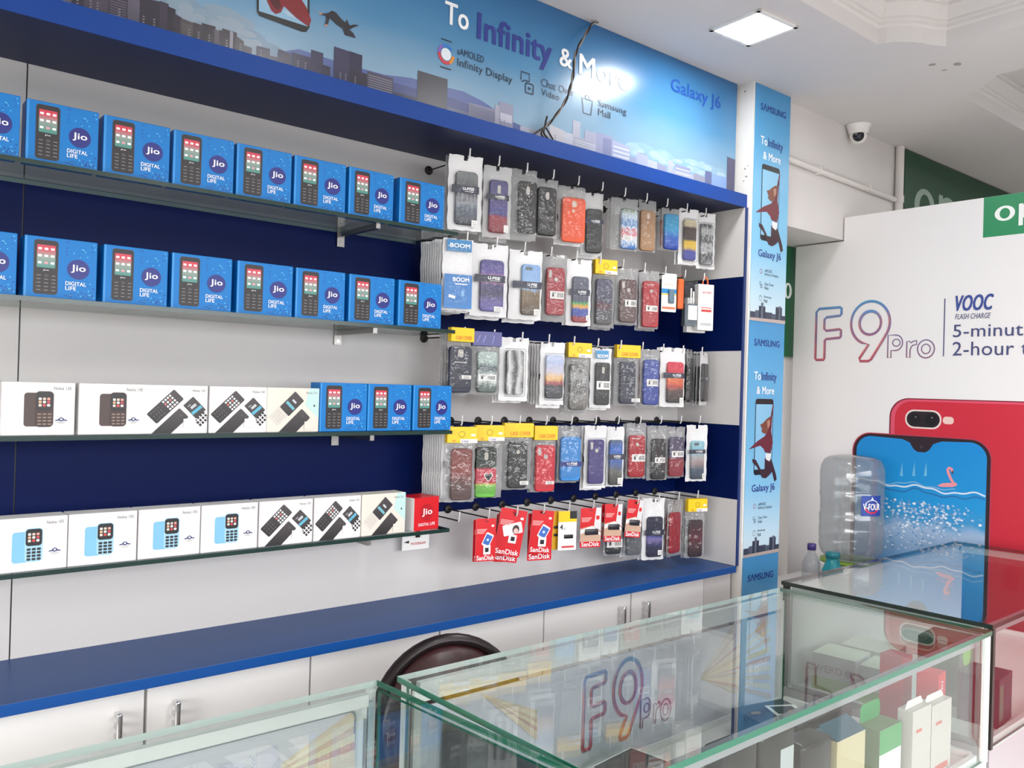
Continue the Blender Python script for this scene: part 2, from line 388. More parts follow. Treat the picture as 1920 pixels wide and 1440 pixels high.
sk.flat([(-.06, 2.198), (-.06, 2.235), (-.16, 2.262), (-.30, 2.268), (-.42, 2.25), (-.55, 2.222), (-.7, 2.205), (-.7, 2.198)], pm('#7fa6cf'), .0004, fr)
B_ = [  # left, right, roof at left, roof at right (photo pixels), colour
    (60, 112, -28, -20, '#3a3446'), (112, 135, -26, -20, '#55505f'), (135, 160, -20, -12, '#332d3e'), (158, 203, -14, -2, '#4a4556'), (203, 240, -12, -4, '#3d394a'), (240, 262, -8, -2, '#5c5868'), (262, 303, -4, 4, '#2d2939'), (300, 316, 2, 8, '#3a3446'), (314, 329, 12, 18, '#262231'), (326, 341, 25, 34, '#2f2b3a'), (338, 364, 34, 44, '#4b4549'), (362, 380, 42, 48, '#39323c'), (378, 404, 43, 50, '#2c2733'), (402, 412, 55, 58, '#59525f'), (411, 421, 56, 60, '#37313f'), (416, 444, 53, 62, '#2c2734'), (431, 437, 58, 61, '#8a8694'), (442, 457, 67, 78, '#453d45'), (455, 472, 84, 90, '#3a3542'),
    (481, 506, 86, 92, '#35324e'), (505, 521, 104, 108, '#3d3a52'), (521, 533, 92, 96, '#35324e'), (533, 545, 97, 101, '#3a3750'), (547, 584, 98, 109, '#32304c'), (583, 606, 93, 100, '#353350'), (604, 619, 121, 126, '#2f2d45'), (626, 656, 87, 97, '#393853'), (655, 679, 96, 104, '#2f2f48'), (656, 690, 128, 140, '#2e2c3e'), (688, 737, 133, 147, '#4c4a5c'), (737, 784, 172, 184, '#333650'), (783, 839, 132, 149, '#454650'), (838, 882, 200, 212, '#5d6486'), (879, 930, 192, 206, '#7d7f98'), (928, 944, 196, 200, '#9c9cad'), (936, 962, 190, 198, '#8d8fa6'), (975, 992, 236, 240, '#a6abbd'), (992, 1030, 241, 250, '#a3a6b6'), (1030, 1058, 233, 246, '#b5b6c0'), (1058, 1076, 248, 252, '#b2b7c6'), (1074, 1088, 225, 229, '#a8acbd'), (1076, 1118, 256, 266, '#9fa3b4'), (1096, 1118, 244, 250, '#9b9fb6'), (1118, 1148, 248, 257, '#8f95b4'), (1130, 1146, 258, 262, '#7d84a6'), (1148, 1181, 262, 276, '#9ba3c2'), (1180, 1196, 293, 297, '#8f97b6'), (1193, 1214, 286, 292, '#9ea6c2'), (1198, 1212, 286, 290, '#7f88ad'), (1213, 1232, 298, 304, '#aab0c6'), (1232, 1250, 306, 312, '#8e93ad'), (1252, 1262, 300, 302, '#a3a9c4'), (1265, 1294, 307, 316, '#8a90b2'), (1262, 1300, 318, 328, '#a6a9bb'), (1300, 1322, 324, 332, '#8d90a5'), (1322, 1334, 320, 323, '#5d6690'), (1334, 1366, 326, 334, '#7c9cd0')]
BOT = 2.198
for i, (l, r_, tl, tr, c_) in enumerate(B_):
    a = W(l, tl, y=BY); b = W(r_, tr, y=BY); sk.flat([(a.x, BOT), (b.x, BOT), (b.x, b.z), (a.x, a.z)], pm(c_), .0008+.00006*(i % 12), fr)
a = W(1363, 300, y=BY); sk.flat([(a.x, BOT), (-.001, BOT), (-.001, a.z+.01), (a.x, a.z+.012)], pm('#4b4a66'), .0017, fr)
rnd = random.Random(3)
def windows(l, r_, tl, tr, c_, n, k):
    a = W(l, tl, y=BY); b = W(r_, tr, y=BY); top = min(a.z, b.z)-.006
    for i in range(n):
        z = top-(top-BOT-.004)*(i+.5)/n; h = (top-BOT)/n*.3
        sk.flat(rc(a.x+.004, z-h/2, b.x-.004, z+h/2), pm(c_), .0018, fr)
for q in ((688, 737, 133, 147, '#8a8a9c', 8, 1), (879, 930, 192, 206, '#5e617e', 9, 1), (338, 364, 34, 44, '#6c666a', 8, 1), (936, 962, 190, 198, '#b4b6c8', 1, 1), (1076, 1118, 256, 266, '#c5cbd6', 5, 1), (1265, 1294, 307, 316, '#b8bdd6', 3, 1), (1148, 1181, 262, 276, '#c6cde4', 4, 1), (112, 135, -26, -20, '#8b8796', 9, 1), (203, 240, -12, -4, '#6d697a', 9, 1)): windows(*q)
for px in (143, 168, 181, 222, 268, 288, 354, 372, 392, 425, 451, 490, 560, 574, 640, 650, 668, 942, 950, 1036, 1046):
    a = W(px, 60, y=BY); z1 = 2.215+rnd.random()*.03
    for k in range(5): sk.flat(rc(a.x-.002, BOT+.006+k*.006, a.x+.002, BOT+.009+k*.006), pm('#807b88'), .0019, fr)
partw(sk, 'skyline_print', bt, 'printed skyline of dark towers and hills')
rk = random.Random(6)
for pts, tones in (([(330, -6), (352, 22), (392, 34), (430, 52), (462, 78), (484, 96), (410, 22), (440, 40)], ['#7790a6', '#8096a8', '#8a9bab']), ([(1195, 278), (1228, 290), (1262, 300), (1296, 306), (1326, 316), (1350, 328), (1252, 296), (1310, 322)], ['#86a8bf', '#91afc3', '#9db7c8'])):
    cl = MB(); i = 0
    for tn, sc_ in zip(tones, (1.0, .66, .38)):
        for px, py in pts:
            q = W(px, py, y=BY)
            for _ in range(2):
                ru = rk.uniform(.03, .07)*sc_; rv = rk.uniform(.014, .028)*sc_; cu, cv = q.x+rk.uniform(-.03, .03), q.z-.008+rk.uniform(-.012, .012)
                P = clip(ell(cu, cv, ru, rv, 18), -3.1, 2.199, -.002, 2.6)
                if len(P) > 2: cl.flat(P, pm(tn), .0002+.000007*i, fr); i += 1
    partw(cl, 'cloud_print', bt)
ph = MB()
ph.flat(PX(BY, [(481, -40), (481, 22), (486, 30), (566, 60), (574, 60), (580, 52), (580, -40)]), pm('#131518'), .0012, fr)
ph.flat(PX(BY, [(485, -40), (485, 21), (576, 50), (576, -40)]), pm('#8ab3cf'), .0014, fr)
ph.flat(PX(BY, [(490, -30), (497, -4), (508, 20), (516, 27), (526, 24), (532, 12), (536, 16), (555, 34), (574, 48), (580, 48), (583, 38), (574, 14), (560, -8), (548, -30)]), pm('#7d1f28'), .0017, fr)
ph.flat(PX(BY, [(500, -8), (512, 12), (520, 20), (527, 14), (520, -8)]), pm('#4d1219'), .0019, fr)
ph.flat(PX(BY, [(528, 20), (540, 22), (556, 36), (540, 30)]), pm('#a9bfd2'), .0019, fr)
partw(ph, 'phone_picture', bt, 'printed dark phone with red clad legs')
fg = MB()
fg.flat(PX(BY, [(598, 23), (606, 26), (616, 24), (622, 20), (630, 24), (640, 36), (647, 42), (650, 36), (653, 44), (656, 48), (664, 46), (673, 48), (662, 52), (655, 56), (662, 62), (667, 72), (660, 70), (646, 66), (642, 54), (630, 46), (618, 34), (614, 48), (608, 50), (611, 36), (610, 30), (600, 28)]), pm('#2a2c33'), .0012, fr)
fg.flat(PX(BY, [(598, 23), (604, 25), (603, 28), (598, 27)]), pm('#b98d78'), .0016, fr); fg.flat(PX(BY, [(608, 46), (614, 46), (613, 50), (609, 50)]), pm('#b98d78'), .0016, fr)
partw(fg, 'falling_figure', bt, 'printed dark figure diving head first')
def word(root, y, txt, q, mat, bold=.012, name='lettering', shear=0, w=.0016):
    partw(MB().text(txt, *BB(y, *q), mat, w, FY(y), bold, shear), name, root)
NAVY = pm('#2b3a8c'); WT = pm('#f4f7f9'); TXT = pm('#2a3448')
word(bt, BY, 'To', (833, 43, 879, 18), WT, .03, 'headline')
word(bt, BY, 'Infinity', (893, 88, 1035, 76), NAVY, .03, 'headline')
word(bt, BY, '&', (1048, 122, 1073, 97), WT, .03, 'headline')
word(bt, BY, 'More', (1085, 139, 1178, 135), WT, .03, 'headline')
word(bt, BY, 'sAMOLED', (857, 102, 907, 106), TXT, .004)
word(bt, BY, 'Infinity Display', (857, 128, 960, 143), TXT, .004)
word(bt, BY, 'Chat Over', (1014, 161, 1077, 168), TXT, 0)
word(bt, BY, 'Video', (1014, 178, 1048, 177), TXT, 0)
word(bt, BY, 'Samsung', (1121, 202, 1174, 204), TXT, 0)
word(bt, BY, 'Mall', (1121, 216, 1144, 211), TXT, 0)
word(bt, BY, 'Galaxy J6', (1257, 177, 1351, 182), pm('#1d4fa6'), .02, 'headline')
ic = MB()
def icon_watch(mb, cu, cv, s, y, mats, k=1):
    for i in range(16):
        a0, a1 = math.radians(40+i*20), math.radians(40+(i+1)*20)
        c_ = mats[i*len(mats)//16]
        mb.flat([(cu+s*.5*math.cos(a0), cv+s*.5*math.sin(a0)), (cu+s*.5*math.cos(a1), cv+s*.5*math.sin(a1)), (cu+s*.34*math.cos(a1), cv+s*.34*math.sin(a1)), (cu+s*.34*math.cos(a0), cv+s*.34*math.sin(a0))], c_, .0016, FY(y))
    for sg in (1, -1): mb.flat(rc(cu-s*.32, cv+sg*s*.68-s*.03, cu+s*.32, cv+sg*s*.68+s*.03), TXT, .0016, FY(y))
    mb.flat(ell(cu, cv, s*.3, s*.3), pm('#dce6ee'), .0015, FY(y))
def icon_chat(mb, cu, cv, s, y):
    mb.ribbon([(cu-s*.6, cv+s*.1), (cu-s*.6, cv+s*.7), (cu+s*.2, cv+s*.7), (cu+s*.2, cv+s*.15), (cu-s*.25, cv+s*.15), (cu-s*.5, cv-.02*s)], s*.09, TXT, .0016, FY(y), False)
    mb.ribbon(rr(cu-s*.15, cv-s*.7, cu+s*.6, cv, s*.1, 3), s*.09, TXT, .0016, FY(y))
    mb.flat([(cu+s*.12, cv-s*.5), (cu+s*.4, cv-s*.35), (cu+s*.12, cv-s*.2)], TXT, .0016, FY(y))
def icon_bag(mb, cu, cv, s, y):
    mb.ribbon([(cu-s*.5, cv+s*.35), (cu-s*.36, cv-s*.65), (cu+s*.36, cv-s*.65), (cu+s*.5, cv+s*.35)], s*.08, TXT, .0016, FY(y))
    mb.ribbon([(cu-s*.2, cv+s*.35), (cu-s*.16, cv+s*.62), (cu+s*.16, cv+s*.62), (cu+s*.2, cv+s*.35)], s*.07, TXT, .0016, FY(y), False)
RB = [pm('#2f79c4'), pm('#7a5fb5'), pm('#c8404f'), pm('#c8404f'), pm('#d98a2e')]
q = W(836, 102, y=BY); icon_watch(ic, q.x, q.z, .055, BY, RB); partw(ic, 'icon', bt, 'round printed display icon'); ic = MB()
q = W(988, 156, y=BY); icon_chat(ic, q.x, q.z, .04, BY); partw(ic, 'icon', bt); ic = MB()
q = W(1101, 196, y=BY); icon_bag(ic, q.x, q.z, .045, BY)
partw(ic, 'icon', bt, 'printed shopping bag icon')

# ================================================================ poster down the pillar
PY = -.2985
pt = thing('pillar_poster', 'tall narrow blue phone poster covering the front of the pillar', 'poster', (.135, PY, .4))
SKY2 = ramp('poster_sky', [(0, '#4f9fd4'), (.25, '#5aa8d8'), (.55, '#6fb6de'), (.75, '#8cc6e6'), (.93, '#c9dde8'), (1, '#d3e2ea')], 'Z', 'Object', .3, .05, 3)
# two identical tiles one above the other
ZT = [2.605, 1.742, .879]
for k in range(3):
    z1, z0 = ZT[k], ZT[k]-.863 if k < 2 else .4
    SKk = ramp('poster_sky', [(0, '#d3e2ea'), (.1, '#bcd9e8'), (.3, '#83c0e2'), (.6, '#66afd9'), (.85, '#4e9cd0'), (1, '#4590c6')], 'Z', 'Object', .3, .06, 4, lo=ZT[k]-.863, hi=z1)
    partw(MB().box(.024, .250, PY-.002, PY, z0, z1, SKk), 'sheet', pt)
py = PY-.002; f2 = FY(py)
PN = M('#27378a', .35); PWH = M('#eef3f6', .35); PTX = M('#27333f', .35)
def rel(k, u, v): return .024+.226*u, ZT[k]-.863*v
for k in range(3):
    def tx(mb, s, u0, v0, u1, v1, mat, b=.02):
        a, b_ = rel(k, u0, v1); c_, d_ = rel(k, u1, v0); mb.text(s, a, b_, c_, d_, mat, .0008, f2, b)
    L_ = MB(); tx(L_, 'S\u039bMSUNG', .14, .075, .86, .105, PN, .03)
    if k < 2:
        partw(L_, 'logo', pt); L_ = MB(); tx(L_, 'To', .16, .215, .35, .25, PWH, .03); tx(L_, 'Infinity', .37, .215, .80, .262, PN, .02); partw(L_, 'slogan_lettering', pt); L_ = MB(); tx(L_, '& More', .24, .277, .74, .31, PWH, .03)
        partw(L_, 'slogan_lettering', pt); L_ = MB(); tx(L_, 'Galaxy J6', .18, .695, .83, .735, PN, .02); partw(L_, 'model_lettering', pt); L_ = MB()
        for v, a, b_ in ((.775, 'sAMOLED', 'Infinity Display'), (.832, 'Chat Over', 'Video'), (.888, 'Samsung', 'Mall')):
            if v > .8: partw(L_, 'feature_lettering', pt); L_ = MB()
            tx(L_, a, .37, v, .37+.03*len(a), v+.012, PTX, .0); tx(L_, b_, .37, v+.016, .37+.025*len(b_), v+.03, PTX, .0)
    partw(L_, 'feature_lettering' if k < 2 else 'logo', pt)
    if k == 2: break
    for v, fn in ((.787, 0), (.845, 1), (.90, 2)):
        cu, cv = rel(k, .27, v); I_ = MB()
        if fn == 0: I_.ribbon(ell(cu, cv, .008, .008, 12), .002, M('#a8607a', .4), .0008, f2)
        elif fn == 1: icon_chat(I_, cu, cv, .015, py)
        else: icon_bag(I_, cu, cv, .016, py)
        partw(I_, 'icon', pt)
    P_ = MB()
    a, b = rel(k, .22, .655); c_, d_ = rel(k, .73, .33)
    P_.flat(rr(a, b, c_, d_, .012), M('#16181c', .35), .0005, f2); P_.flat(rc(a+.004, b+.02, c_-.004, d_-.02), M('#86bfe0', .35), .0008, f2)
    partw(P_, 'phone_picture', pt, 'printed phone outline, screen filled with sky')
    J_ = MB(); R2 = lambda pts: [rel(k, *q) for q in pts]
    skin = M('#b58673', .4); red = M('#6b2630', .4); drk = M('#3a1c26', .4)
    J_.flat(R2([(.74, .355), (.70, .41), (.68, .47), (.74, .52), (.68, .565), (.52, .56), (.48, .545), (.38, .53), (.06, .545), (.30, .51), (.50, .49), (.60, .455), (.66, .40), (.71, .352)]), red, .0012, f2)
    J_.flat(R2([(.42, .46), (.36, .44), (.43, .435), (.55, .415), (.64, .405), (.66, .42), (.60, .45), (.58, .475), (.48, .48), (.40, .47)]), M('#7a4634', .4), .0015, f2)
    J_.flat(R2([(.55, .425), (.63, .42), (.64, .44), (.58, .46)]), skin, .0018, f2)
    J_.flat(R2([(.54, .565), (.70, .567), (.66, .60), (.55, .59)]), M('#e5e3e2', .4), .0014, f2)
    J_.flat(R2([(.52, .585), (.60, .58), (.72, .595), (.86, .66), (.88, .68), (.82, .69), (.74, .645), (.66, .66), (.56, .672), (.46, .668), (.30, .62), (.18, .60), (.17, .585), (.27, .59), (.44, .64), (.52, .63)]), drk, .0012, f2)
    partw(J_, 'leaping_figure', pt, 'printed leaping figure in dark red')
    S_ = MB(); rn = random.Random(11)
    x = 0.
    cols = ['#3b4254', '#50586a', '#2f3547', '#5d6577']
    prof = [(.0, .15, .962), (.14, .26, .955), (.24, .42, .935), (.30, .36, .92), (.42, .62, .958), (.60, .72, .962), (.72, .9, .93), (.80, .86, .925), (.88, 1, .965)]
    for i, (a, b, v) in enumerate(prof): S_.flat([rel(k, a, .99), rel(k, b, .99), rel(k, b, v), rel(k, a, v)], M(cols[i % 4], .4), .0008+.00007*i, f2)
    S_.flat([rel(k, 0, 1), rel(k, 1, 1), rel(k, 1, .985), rel(k, 0, .988)], M('#b9a9a4', .4), .0018, f2)
    partw(S_, 'skyline_print', pt)
# ================================================================ partition board with the big phone advertisement
def FP(off=0): return lambda u, v, w: Vector((XE-off-w, -u, v))      # u runs towards the viewer (-y)
def PP(pts):
    o = []
    for a, b in pts: q = W(a, b, x=XE); o.append((-q.y, q.z))
    return o
def BP(px0, py0, px1, py1):
    a = W(px0, py0, x=XE); b = W(px1, py1, x=XE); return -a.y, a.z, -b.y, b.z
ob = thing('advert_partition', 'white partition board with a huge red phone advertisement at the right', 'partition', (XE+.02, -1.2, 0))
BOARD = M('#eae7e7', .4)
partw(MB().prism([(.045, 0), (2.4, 0), (2.4, 2.223), (.268, 2.223), (.268, 2.124), (.045, 2.124)], -.03, 0, BOARD, FP()), 'board', ob)
partw(MB().flat([(PP([(1843, 446)])[0][0], 2.2225), (1.75, 2.2225), (1.75, 2.075), (PP([(1843, 446)])[0][0], 2.075)], M('#1f8a57', .4), .0006, FP()), 'green_patch', ob, 'green patch in the top of the board')
OW = M('#f1f5f2', .4)
lg = MB()
def oval_o(mb, cu, cv, ru, rv, t, mat, fr, w): 
    n = 24
    for i in range(n):
        a, b = 2*pi*i/n, 2*pi*(i+1)/n
        mb.flat([(cu+ru*math.cos(a), cv+rv*math.sin(a)), (cu+ru*math.cos(b), cv+rv*math.sin(b)), (cu+(ru-t*1.5)*math.cos(b), cv+(rv-t*.75)*math.sin(b)), (cu+(ru-t*1.5)*math.cos(a), cv+(rv-t*.75)*math.sin(a))], mat, w, fr)
def oppo(mb, u, v, h, mat, fr, w=.0012, n=4):
    # wide rounded o - p - p - o
    rw = h*.62
    for i, ch in enumerate('oppo'[:n]):
        cu = u+rw+i*(rw*2+h*.22); oval_o(mb, cu, v+h/2, rw, h/2, h*.2, mat, fr, w)
        if ch == 'p': mb.flat(rc(cu-rw, v-h*.42, cu-rw+h*.26, v+h), mat, w+.0003, fr)
oppo(lg, *[BP(1865, 413, 1865, 413)[0], 2.128][:2], .055, OW, FP())
partw(lg, 'logo', ob, 'white logo lettering on the green patch')
F9C = ramp('outline_colours', [(0, '#c65060'), (.3, '#d07a78'), (.5, '#a06a88'), (.65, '#c47a78'), (.85, '#6a8cc0'), (1, '#5b9ac6')], 'Z', 'Generated', .4, .5, 3.5)
F9D = ramp('outline_colours', [(0, '#8a5a6c'), (.5, '#7c6f96'), (1, '#5a86b4')], 'Z', 'Generated', .4, .4, 5)
def f9(mb, fr, u0, v0, h, m1, m2, th, sx=1.0):
    "outlined F, 9 and Pro; h = height of the F"
    P = lambda pts: [(u0+a*h*sx, v0+b*h) for a, b in pts]
    F_ = [(0, .03), (.02, 0), (.2, 0), (.22, .03), (.22, .38), (.25, .40), (.58, .42), (.6, .45), (.6, .56), (.57, .58), (.25, .56), (.2, .6), (.2, .78), (.25, .82), (.57, .84), (.6, .87), (.6, .98), (.57, 1), (.06, .99), (0, .93)]
    mb.ribbon(P(F_), th, m1, .0012, fr); mb.ribbon([(a+h*.012, b-h*.01) for a, b in P(F_)], th*.35, m2, .0014, fr)
    c = (1.26, .68); n = 26
    nine = [(c[0]+.43*math.cos(math.radians(a)), c[1]+.40*math.sin(math.radians(a))) for a in range(-28, 256, 11)] + [(1.24, .28), (1.04, .02), (1.06, -.03), (1.24, -.03), (1.30, .0), (1.58, .40)]
    mb.ribbon(P(nine), th, m1, .0012, fr); mb.ribbon([(a+h*.012, b-h*.01) for a, b in P(nine)], th*.35, m2, .0014, fr)
    mb.ribbon(P(ell(c[0], c[1], .24, .22, 24)), th, m1, .0012, fr); mb.ribbon(P(ell(c[0]+.01, c[1]-.01, .225, .205, 24)), th*.35, m2, .0014, fr)
    pr = [[(1.66, .03), (1.66, .44)] + [(1.83+.14*math.cos(math.radians(a)), .30+.14*math.sin(math.radians(a))) for a in range(90, -91, -20)] + [(1.73, .16), (1.73, .03)], [(2.06, .03), (2.06, .32), (2.12, .32), (2.14, .29), (2.19, .32), (2.26, .33), (2.26, .26), (2.19, .25), (2.15, .22), (2.13, .16), (2.13, .03)]]
    for q in pr: mb.ribbon(P(q), th*.45, m2, .0012, fr)
    mb.ribbon(P(ell(1.84, .30, .08, .065, 12)), th*.4, m2, .0012, fr)
    mb.ribbon(P(ell(2.45, .18, .17, .16, 16)), th*.45, m2, .0012, fr); mb.ribbon(P(ell(2.45, .18, .09, .085, 12)), th*.4, m2, .0012, fr)
q = BP(1537, 675, 1583, 576)
m = MB(); f9(m, FP(), .152, 1.628, .22, F9C, F9D, .011, .865)
partw(m, 'model_lettering', ob, 'outlined lettering in blue and red')
SL = M('#4a4f78', .4); SLB = M('#3d4f93', .4)
m = MB(); u_ = BP(1771, 560, 1771, 560)[0]
m.flat(rc(u_, 1.638, u_+.004, 1.858), SL, .0012, FP())
m.text('VOOC', *BP(1791, 584, 1864, 550), SLB, .0012, FP(), .04, .25)
m.text('FLASH CHARGE', *BP(1791, 599, 1858, 586), SL, .0012, FP(), .01, .25)
z0 = W(1790, 634, x=XE).z; z1 = W(1790, 609, x=XE).z
m.text('5-minute charge', u_+.035, z0-.012, u_+.54, z1, SL, .0012, FP(), .006)
z0 = W(1790, 667, x=XE).z; z1 = W(1790, 642, x=XE).z
m.text('2-hour talk', u_+.035, z0, u_+.385, z1+.002, SL, .0012, FP(), .006)
partw(m, 'slogan_lettering', ob, 'dark blue lettering beside a thin rule')
# rear phone, seen from the back
m = MB(); RP = ramp('red_phone_print', [(0, '#a8182e'), (.5, '#bf2035'), (1, '#c92a3c')], 'Z', 'Generated', .38, .1, 2)
u0_, zt_ = .482, W(1720, 747, x=XE).z
m.flat(rr(u0_, .2, 1.9, zt_, .075, 8), M('#7d1428', .38), .0006, FP()); m.flat(rr(u0_+.006, .2, 1.9, zt_-.004, .072, 8), M('#d9526a', .38), .0009, FP())
m.flat(rr(u0_+.022, .2, 1.9, zt_-.012, .066, 8), RP, .0012, FP())
cu0, cv0, cu1, cv1 = BP(1697, 802, 1766, 770)
m.flat(rr(cu0, cv0, cu1, cv1, .034, 8), M('#e6d6d0', .38), .0015, FP()); m.flat(rr(cu0+.006, cv0+.006, cu1-.006, cv1-.006, .03, 8), M('#26181c', .38), .0018, FP())
for t_ in (.27, .72):
    c_ = (cu0+(cu1-cu0)*t_, (cv0+cv1)/2); m.flat(ell(*c_, .022, .025), M('#120c10', .38), .0021, FP()); m.flat(ell(c_[0]+.004, c_[1]+.008, .003, .003, 8), M('#9a8a96', .38), .0024, FP())
m.flat(rr(cu1+.005, (cv0+cv1)/2-.014, cu1+.045, (cv0+cv1)/2+.014, .012), M('#e9c8bf', .38), .0015, FP())
partw(m, 'rear_phone_picture', ob, 'printed red phone back with dark twin lens')
# front phone with its watery screen
m = MB(); a0, zt = .332, W(1700, 815, x=XE).z; a1 = .868; zb = .52
m.flat(rr(a0, zb, a1, zt, .075, 8), M('#b33a50', .38), .0027, FP()); m.flat(rr(a0+.005, zb+.004, a1-.005, zt-.004, .072, 8), M('#2a1a22', .38), .003, FP())
SCR = ramp('water_screen', [(0, '#0e6fb4'), (.25, '#3f8ec8'), (.42, '#86a9cf'), (.52, '#9db6d4'), (.58, '#3b93c9'), (.66, '#1b92d2'), (1, '#1187cf')], 'Z', 'Object', .36, .13, 14, lo=.60, hi=1.31)
top = zt-.014; nc = (a0+a1)/2+.012
notch = [(nc+.075, top-.004), (nc+.045, top-.016), (nc+.03, top-.040), (nc+.015, top-.05), (nc-.015, top-.05), (nc-.03, top-.040), (nc-.045, top-.016), (nc-.075, top-.004)]
P = rr(a0+.018, zb+.03, a1-.018, top, .06, 8)
P = P[:9] + notch + P[9:]
m.flat(P, SCR, .0033, FP()); m.flat(ell(nc, top-.03, .006, .006, 8), M('#41404c', .38), .0036, FP())
partw(m, 'front_phone_picture', ob, 'printed phone front with watery blue screen')
m = MB(); WV = M('#cfe0f0', .36); WV2 = M('#2a6ba6', .36)
zs_ = W(1730, 912, x=XE).z
pts = [(a0+.02+i*.0062, zs_+.007*math.sin(i*.19)+.003*math.sin(i*.53)-.012*(i/80)) for i in range(81)]
m.ribbon(pts, .006, WV, .0042, FP(), False); m.ribbon([(a, b-.016-.004*math.sin(a*50)) for a, b in pts], .004, WV2, .0045, FP(), False); m.ribbon([(a, b+.01+.005*math.sin(a*37)) for a, b in pts[12:64]], .003, M('#8fc0e2', .36), .0045, FP(), False)
rb = random.Random(5); BUB = [M('#b9cbe2', .36), M('#8fb0d6', .36), M('#dfe8f2', .36), M('#5f93c4', .36)]
for i in range(520):
    t_ = rb.gauss(0, 1); cu = a0+.30+t_*.10; cv = zs_-.06-abs(rb.gauss(0, 1))*.10
    if a0+.03 < cu < a1-.03 and cv > .72: r_ = rb.uniform(.0015, .0065); m.flat(ell(cu, cv, r_, r_*rb.uniform(.6, 1), 7), BUB[i % 4], .0040+.000002*i, FP())
for px in (1690, 1713, 1735): 
    c_ = BP(px, 890, px, 890); m.flat([(c_[0]-.004, c_[1]-.005), (c_[0]+.008, c_[1]-.005), (c_[0]+.004, c_[1]+.05)], M('#6db6dc', .36), .0041, FP())
partw(m, 'water_print', ob)
PK = M('#e8929c', .4); m = MB()
neck = PP([(1791, 909), (1784, 898), (1779, 886), (1778, 880), (1781, 877), (1785, 879), (1787, 885)])
m.ribbon(neck, .010, PK, .0050, FP(), False)
m.flat(PP([(1758, 911), (1768, 906), (1784, 905), (1794, 905), (1796, 910), (1788, 913), (1768, 913)]), PK, .0051, FP()); m.flat(PP([(1785, 884), (1789, 882), (1788, 890)]), M('#4a3a40', .4), .0053, FP())
partw(m, 'float_picture', ob, 'printed pink inflatable bird on the water')

# green signs on the walls behind the board
t = thing('green_sign', 'dark green sign board high up behind the white partition, under the ceiling', 'sign', (1.9, -.275, 2.1))
partw(MB().box(1.20, 2.7, -.29, -.2625, 2.05, 2.60, M('#14452c', .45)), 'board', t)
m = MB(); qa = W(1714, 384, y=-.29); oppo(m, qa.x, 2.285, .17, M('#8fa396', .5), FY(-.29)); partw(m, 'logo', t, 'pale logo lettering')
t = thing('green_sign', 'green sign strip in the gap between blue pillar poster and white partition', 'sign', (.7, -.01, 1.64))
partw(MB().box(.40, 1.15, -.018, -.0005, 1.643, 2.128, M('#17603c', .45)), 'board', t)
m = MB(); qa = W(1476, 545, y=-.018); oval_o(m, qa.x+.005, qa.z, .03, .035, .012, OW, FY(-.018), .001); partw(m, 'logo', t)

# ceiling lamp, camera dome, conduit, dangling cable
LA = [W(1340, 55, z=ZC), W(1425, 12, z=ZC), W(1487, 45, z=ZC), W(1400, 88, z=ZC)]
def lamp(name, x, y, s, label, rz=0, z=ZC):
    t = thing(name, label, 'ceiling light', (x, y, z), rz, 'square ceiling lights')
    m = MB(); h = s/2
    for sx, sy, a, b in ((1, 0, .006, h), (-1, 0, .006, h), (0, 1, h, .006), (0, -1, h, .006)):
        cx, cy = sx*(h-.006), sy*(h-.006); m.box(cx-a, cx+a, cy-b, cy+b, -.007, -.0005, WHITE)
    m.build('frame', t); MB().box(-h+.012, h-.012, -h+.012, h-.012, -.006, -.001, LAMPM if z == ZC else TRAY_FILLM).build('diffuser', t)
LAMPM = emit('lamp_diffuser', '#ffffff', LAMP_EMIT); TRAY_FILLM = emit('added_fill_diffuser', '#ffffff', TRAY_FILL_EMIT)
lamp('ceiling_light', -.372, -.557, .19, 'glowing square ceiling light panel near the top of the pillar', -.07)
for x, y, z in ((-1.1, -2.2, ZC+.139), (-1.1, -3.3, ZC+.139), (-.35, -1.72, ZC+.139), (-1.2, -1.76, ZC+.139), (3.0, -2.6, ZC+.139), (1.3, -2.9, ZC+.139), (1.9, -2.3, ZC+.139), (1.7, -1.3, ZC+.139), (2.7, -1.5, ZC+.139)):  # unseen fill lights, added to brighten the counters and the far ceiling
    lamp('ceiling_light', x, y, .19, 'added fill light panel in the ceiling tray, out of the picture', 0, z)
c_ = W(1610, 234, z=ZC)
t = thing('dome_camera', 'white dome security camera hanging from the ceiling', 'camera', (c_.x, c_.y, ZC))
m = MB(); m.lathe([(.0, 0), (.05, 0), (.05, -.007), (.046, -.010), (.041, -.026), (.037, -.042)], M('#ece9e8', .35), 28, (c_.x, c_.y, ZC)); partw(m, 'housing', t)
d = (CAM-c_); d = d.normalized(); Q = d.to_track_quat('Z', 'Y').to_matrix().to_4x4(); C0 = Vector((c_.x, c_.y, ZC-.046))
tfm = Matrix.Translation(C0) @ Q
ball = [( .035*math.sin(math.radians(a)), -.035*math.cos(math.radians(a))) for a in range(0, 148, 8)]
m = MB(); m.lathe(ball, M('#e6e3e2', .3), 24, (0, 0, 0), tfm); partw(m, 'eyeball', t)
m = MB(); m.lathe([(0, .027), (.019, .0275), (.021, .029), (.0225, .027)], M('#17171c', .12), 20, (0, 0, 0), tfm)
m.lathe([(0, .0305), (.007, .030), (.008, .027)], M('#3a3f5a', .05), 14, (0, 0, 0), tfm); partw(m, 'lens', t, 'black round lens')
PIPE = M('#e0dbd8', .45)
t = thing('conduit_pipe', 'slim white pipe running level along the beam under the dome camera', 'pipe', (.75, -.28, 2.37))
partw(MB().tube([(.256, -.275, 2.382), (1.14, -.275, 2.366)], .0115, PIPE, 10), 'pipe', t)
m = MB()
for x in (.5, .9): m.box(x-.006, x+.006, -.2885, -.2622, 2.361, 2.39, PIPE)
partw(m, 'clip', t)
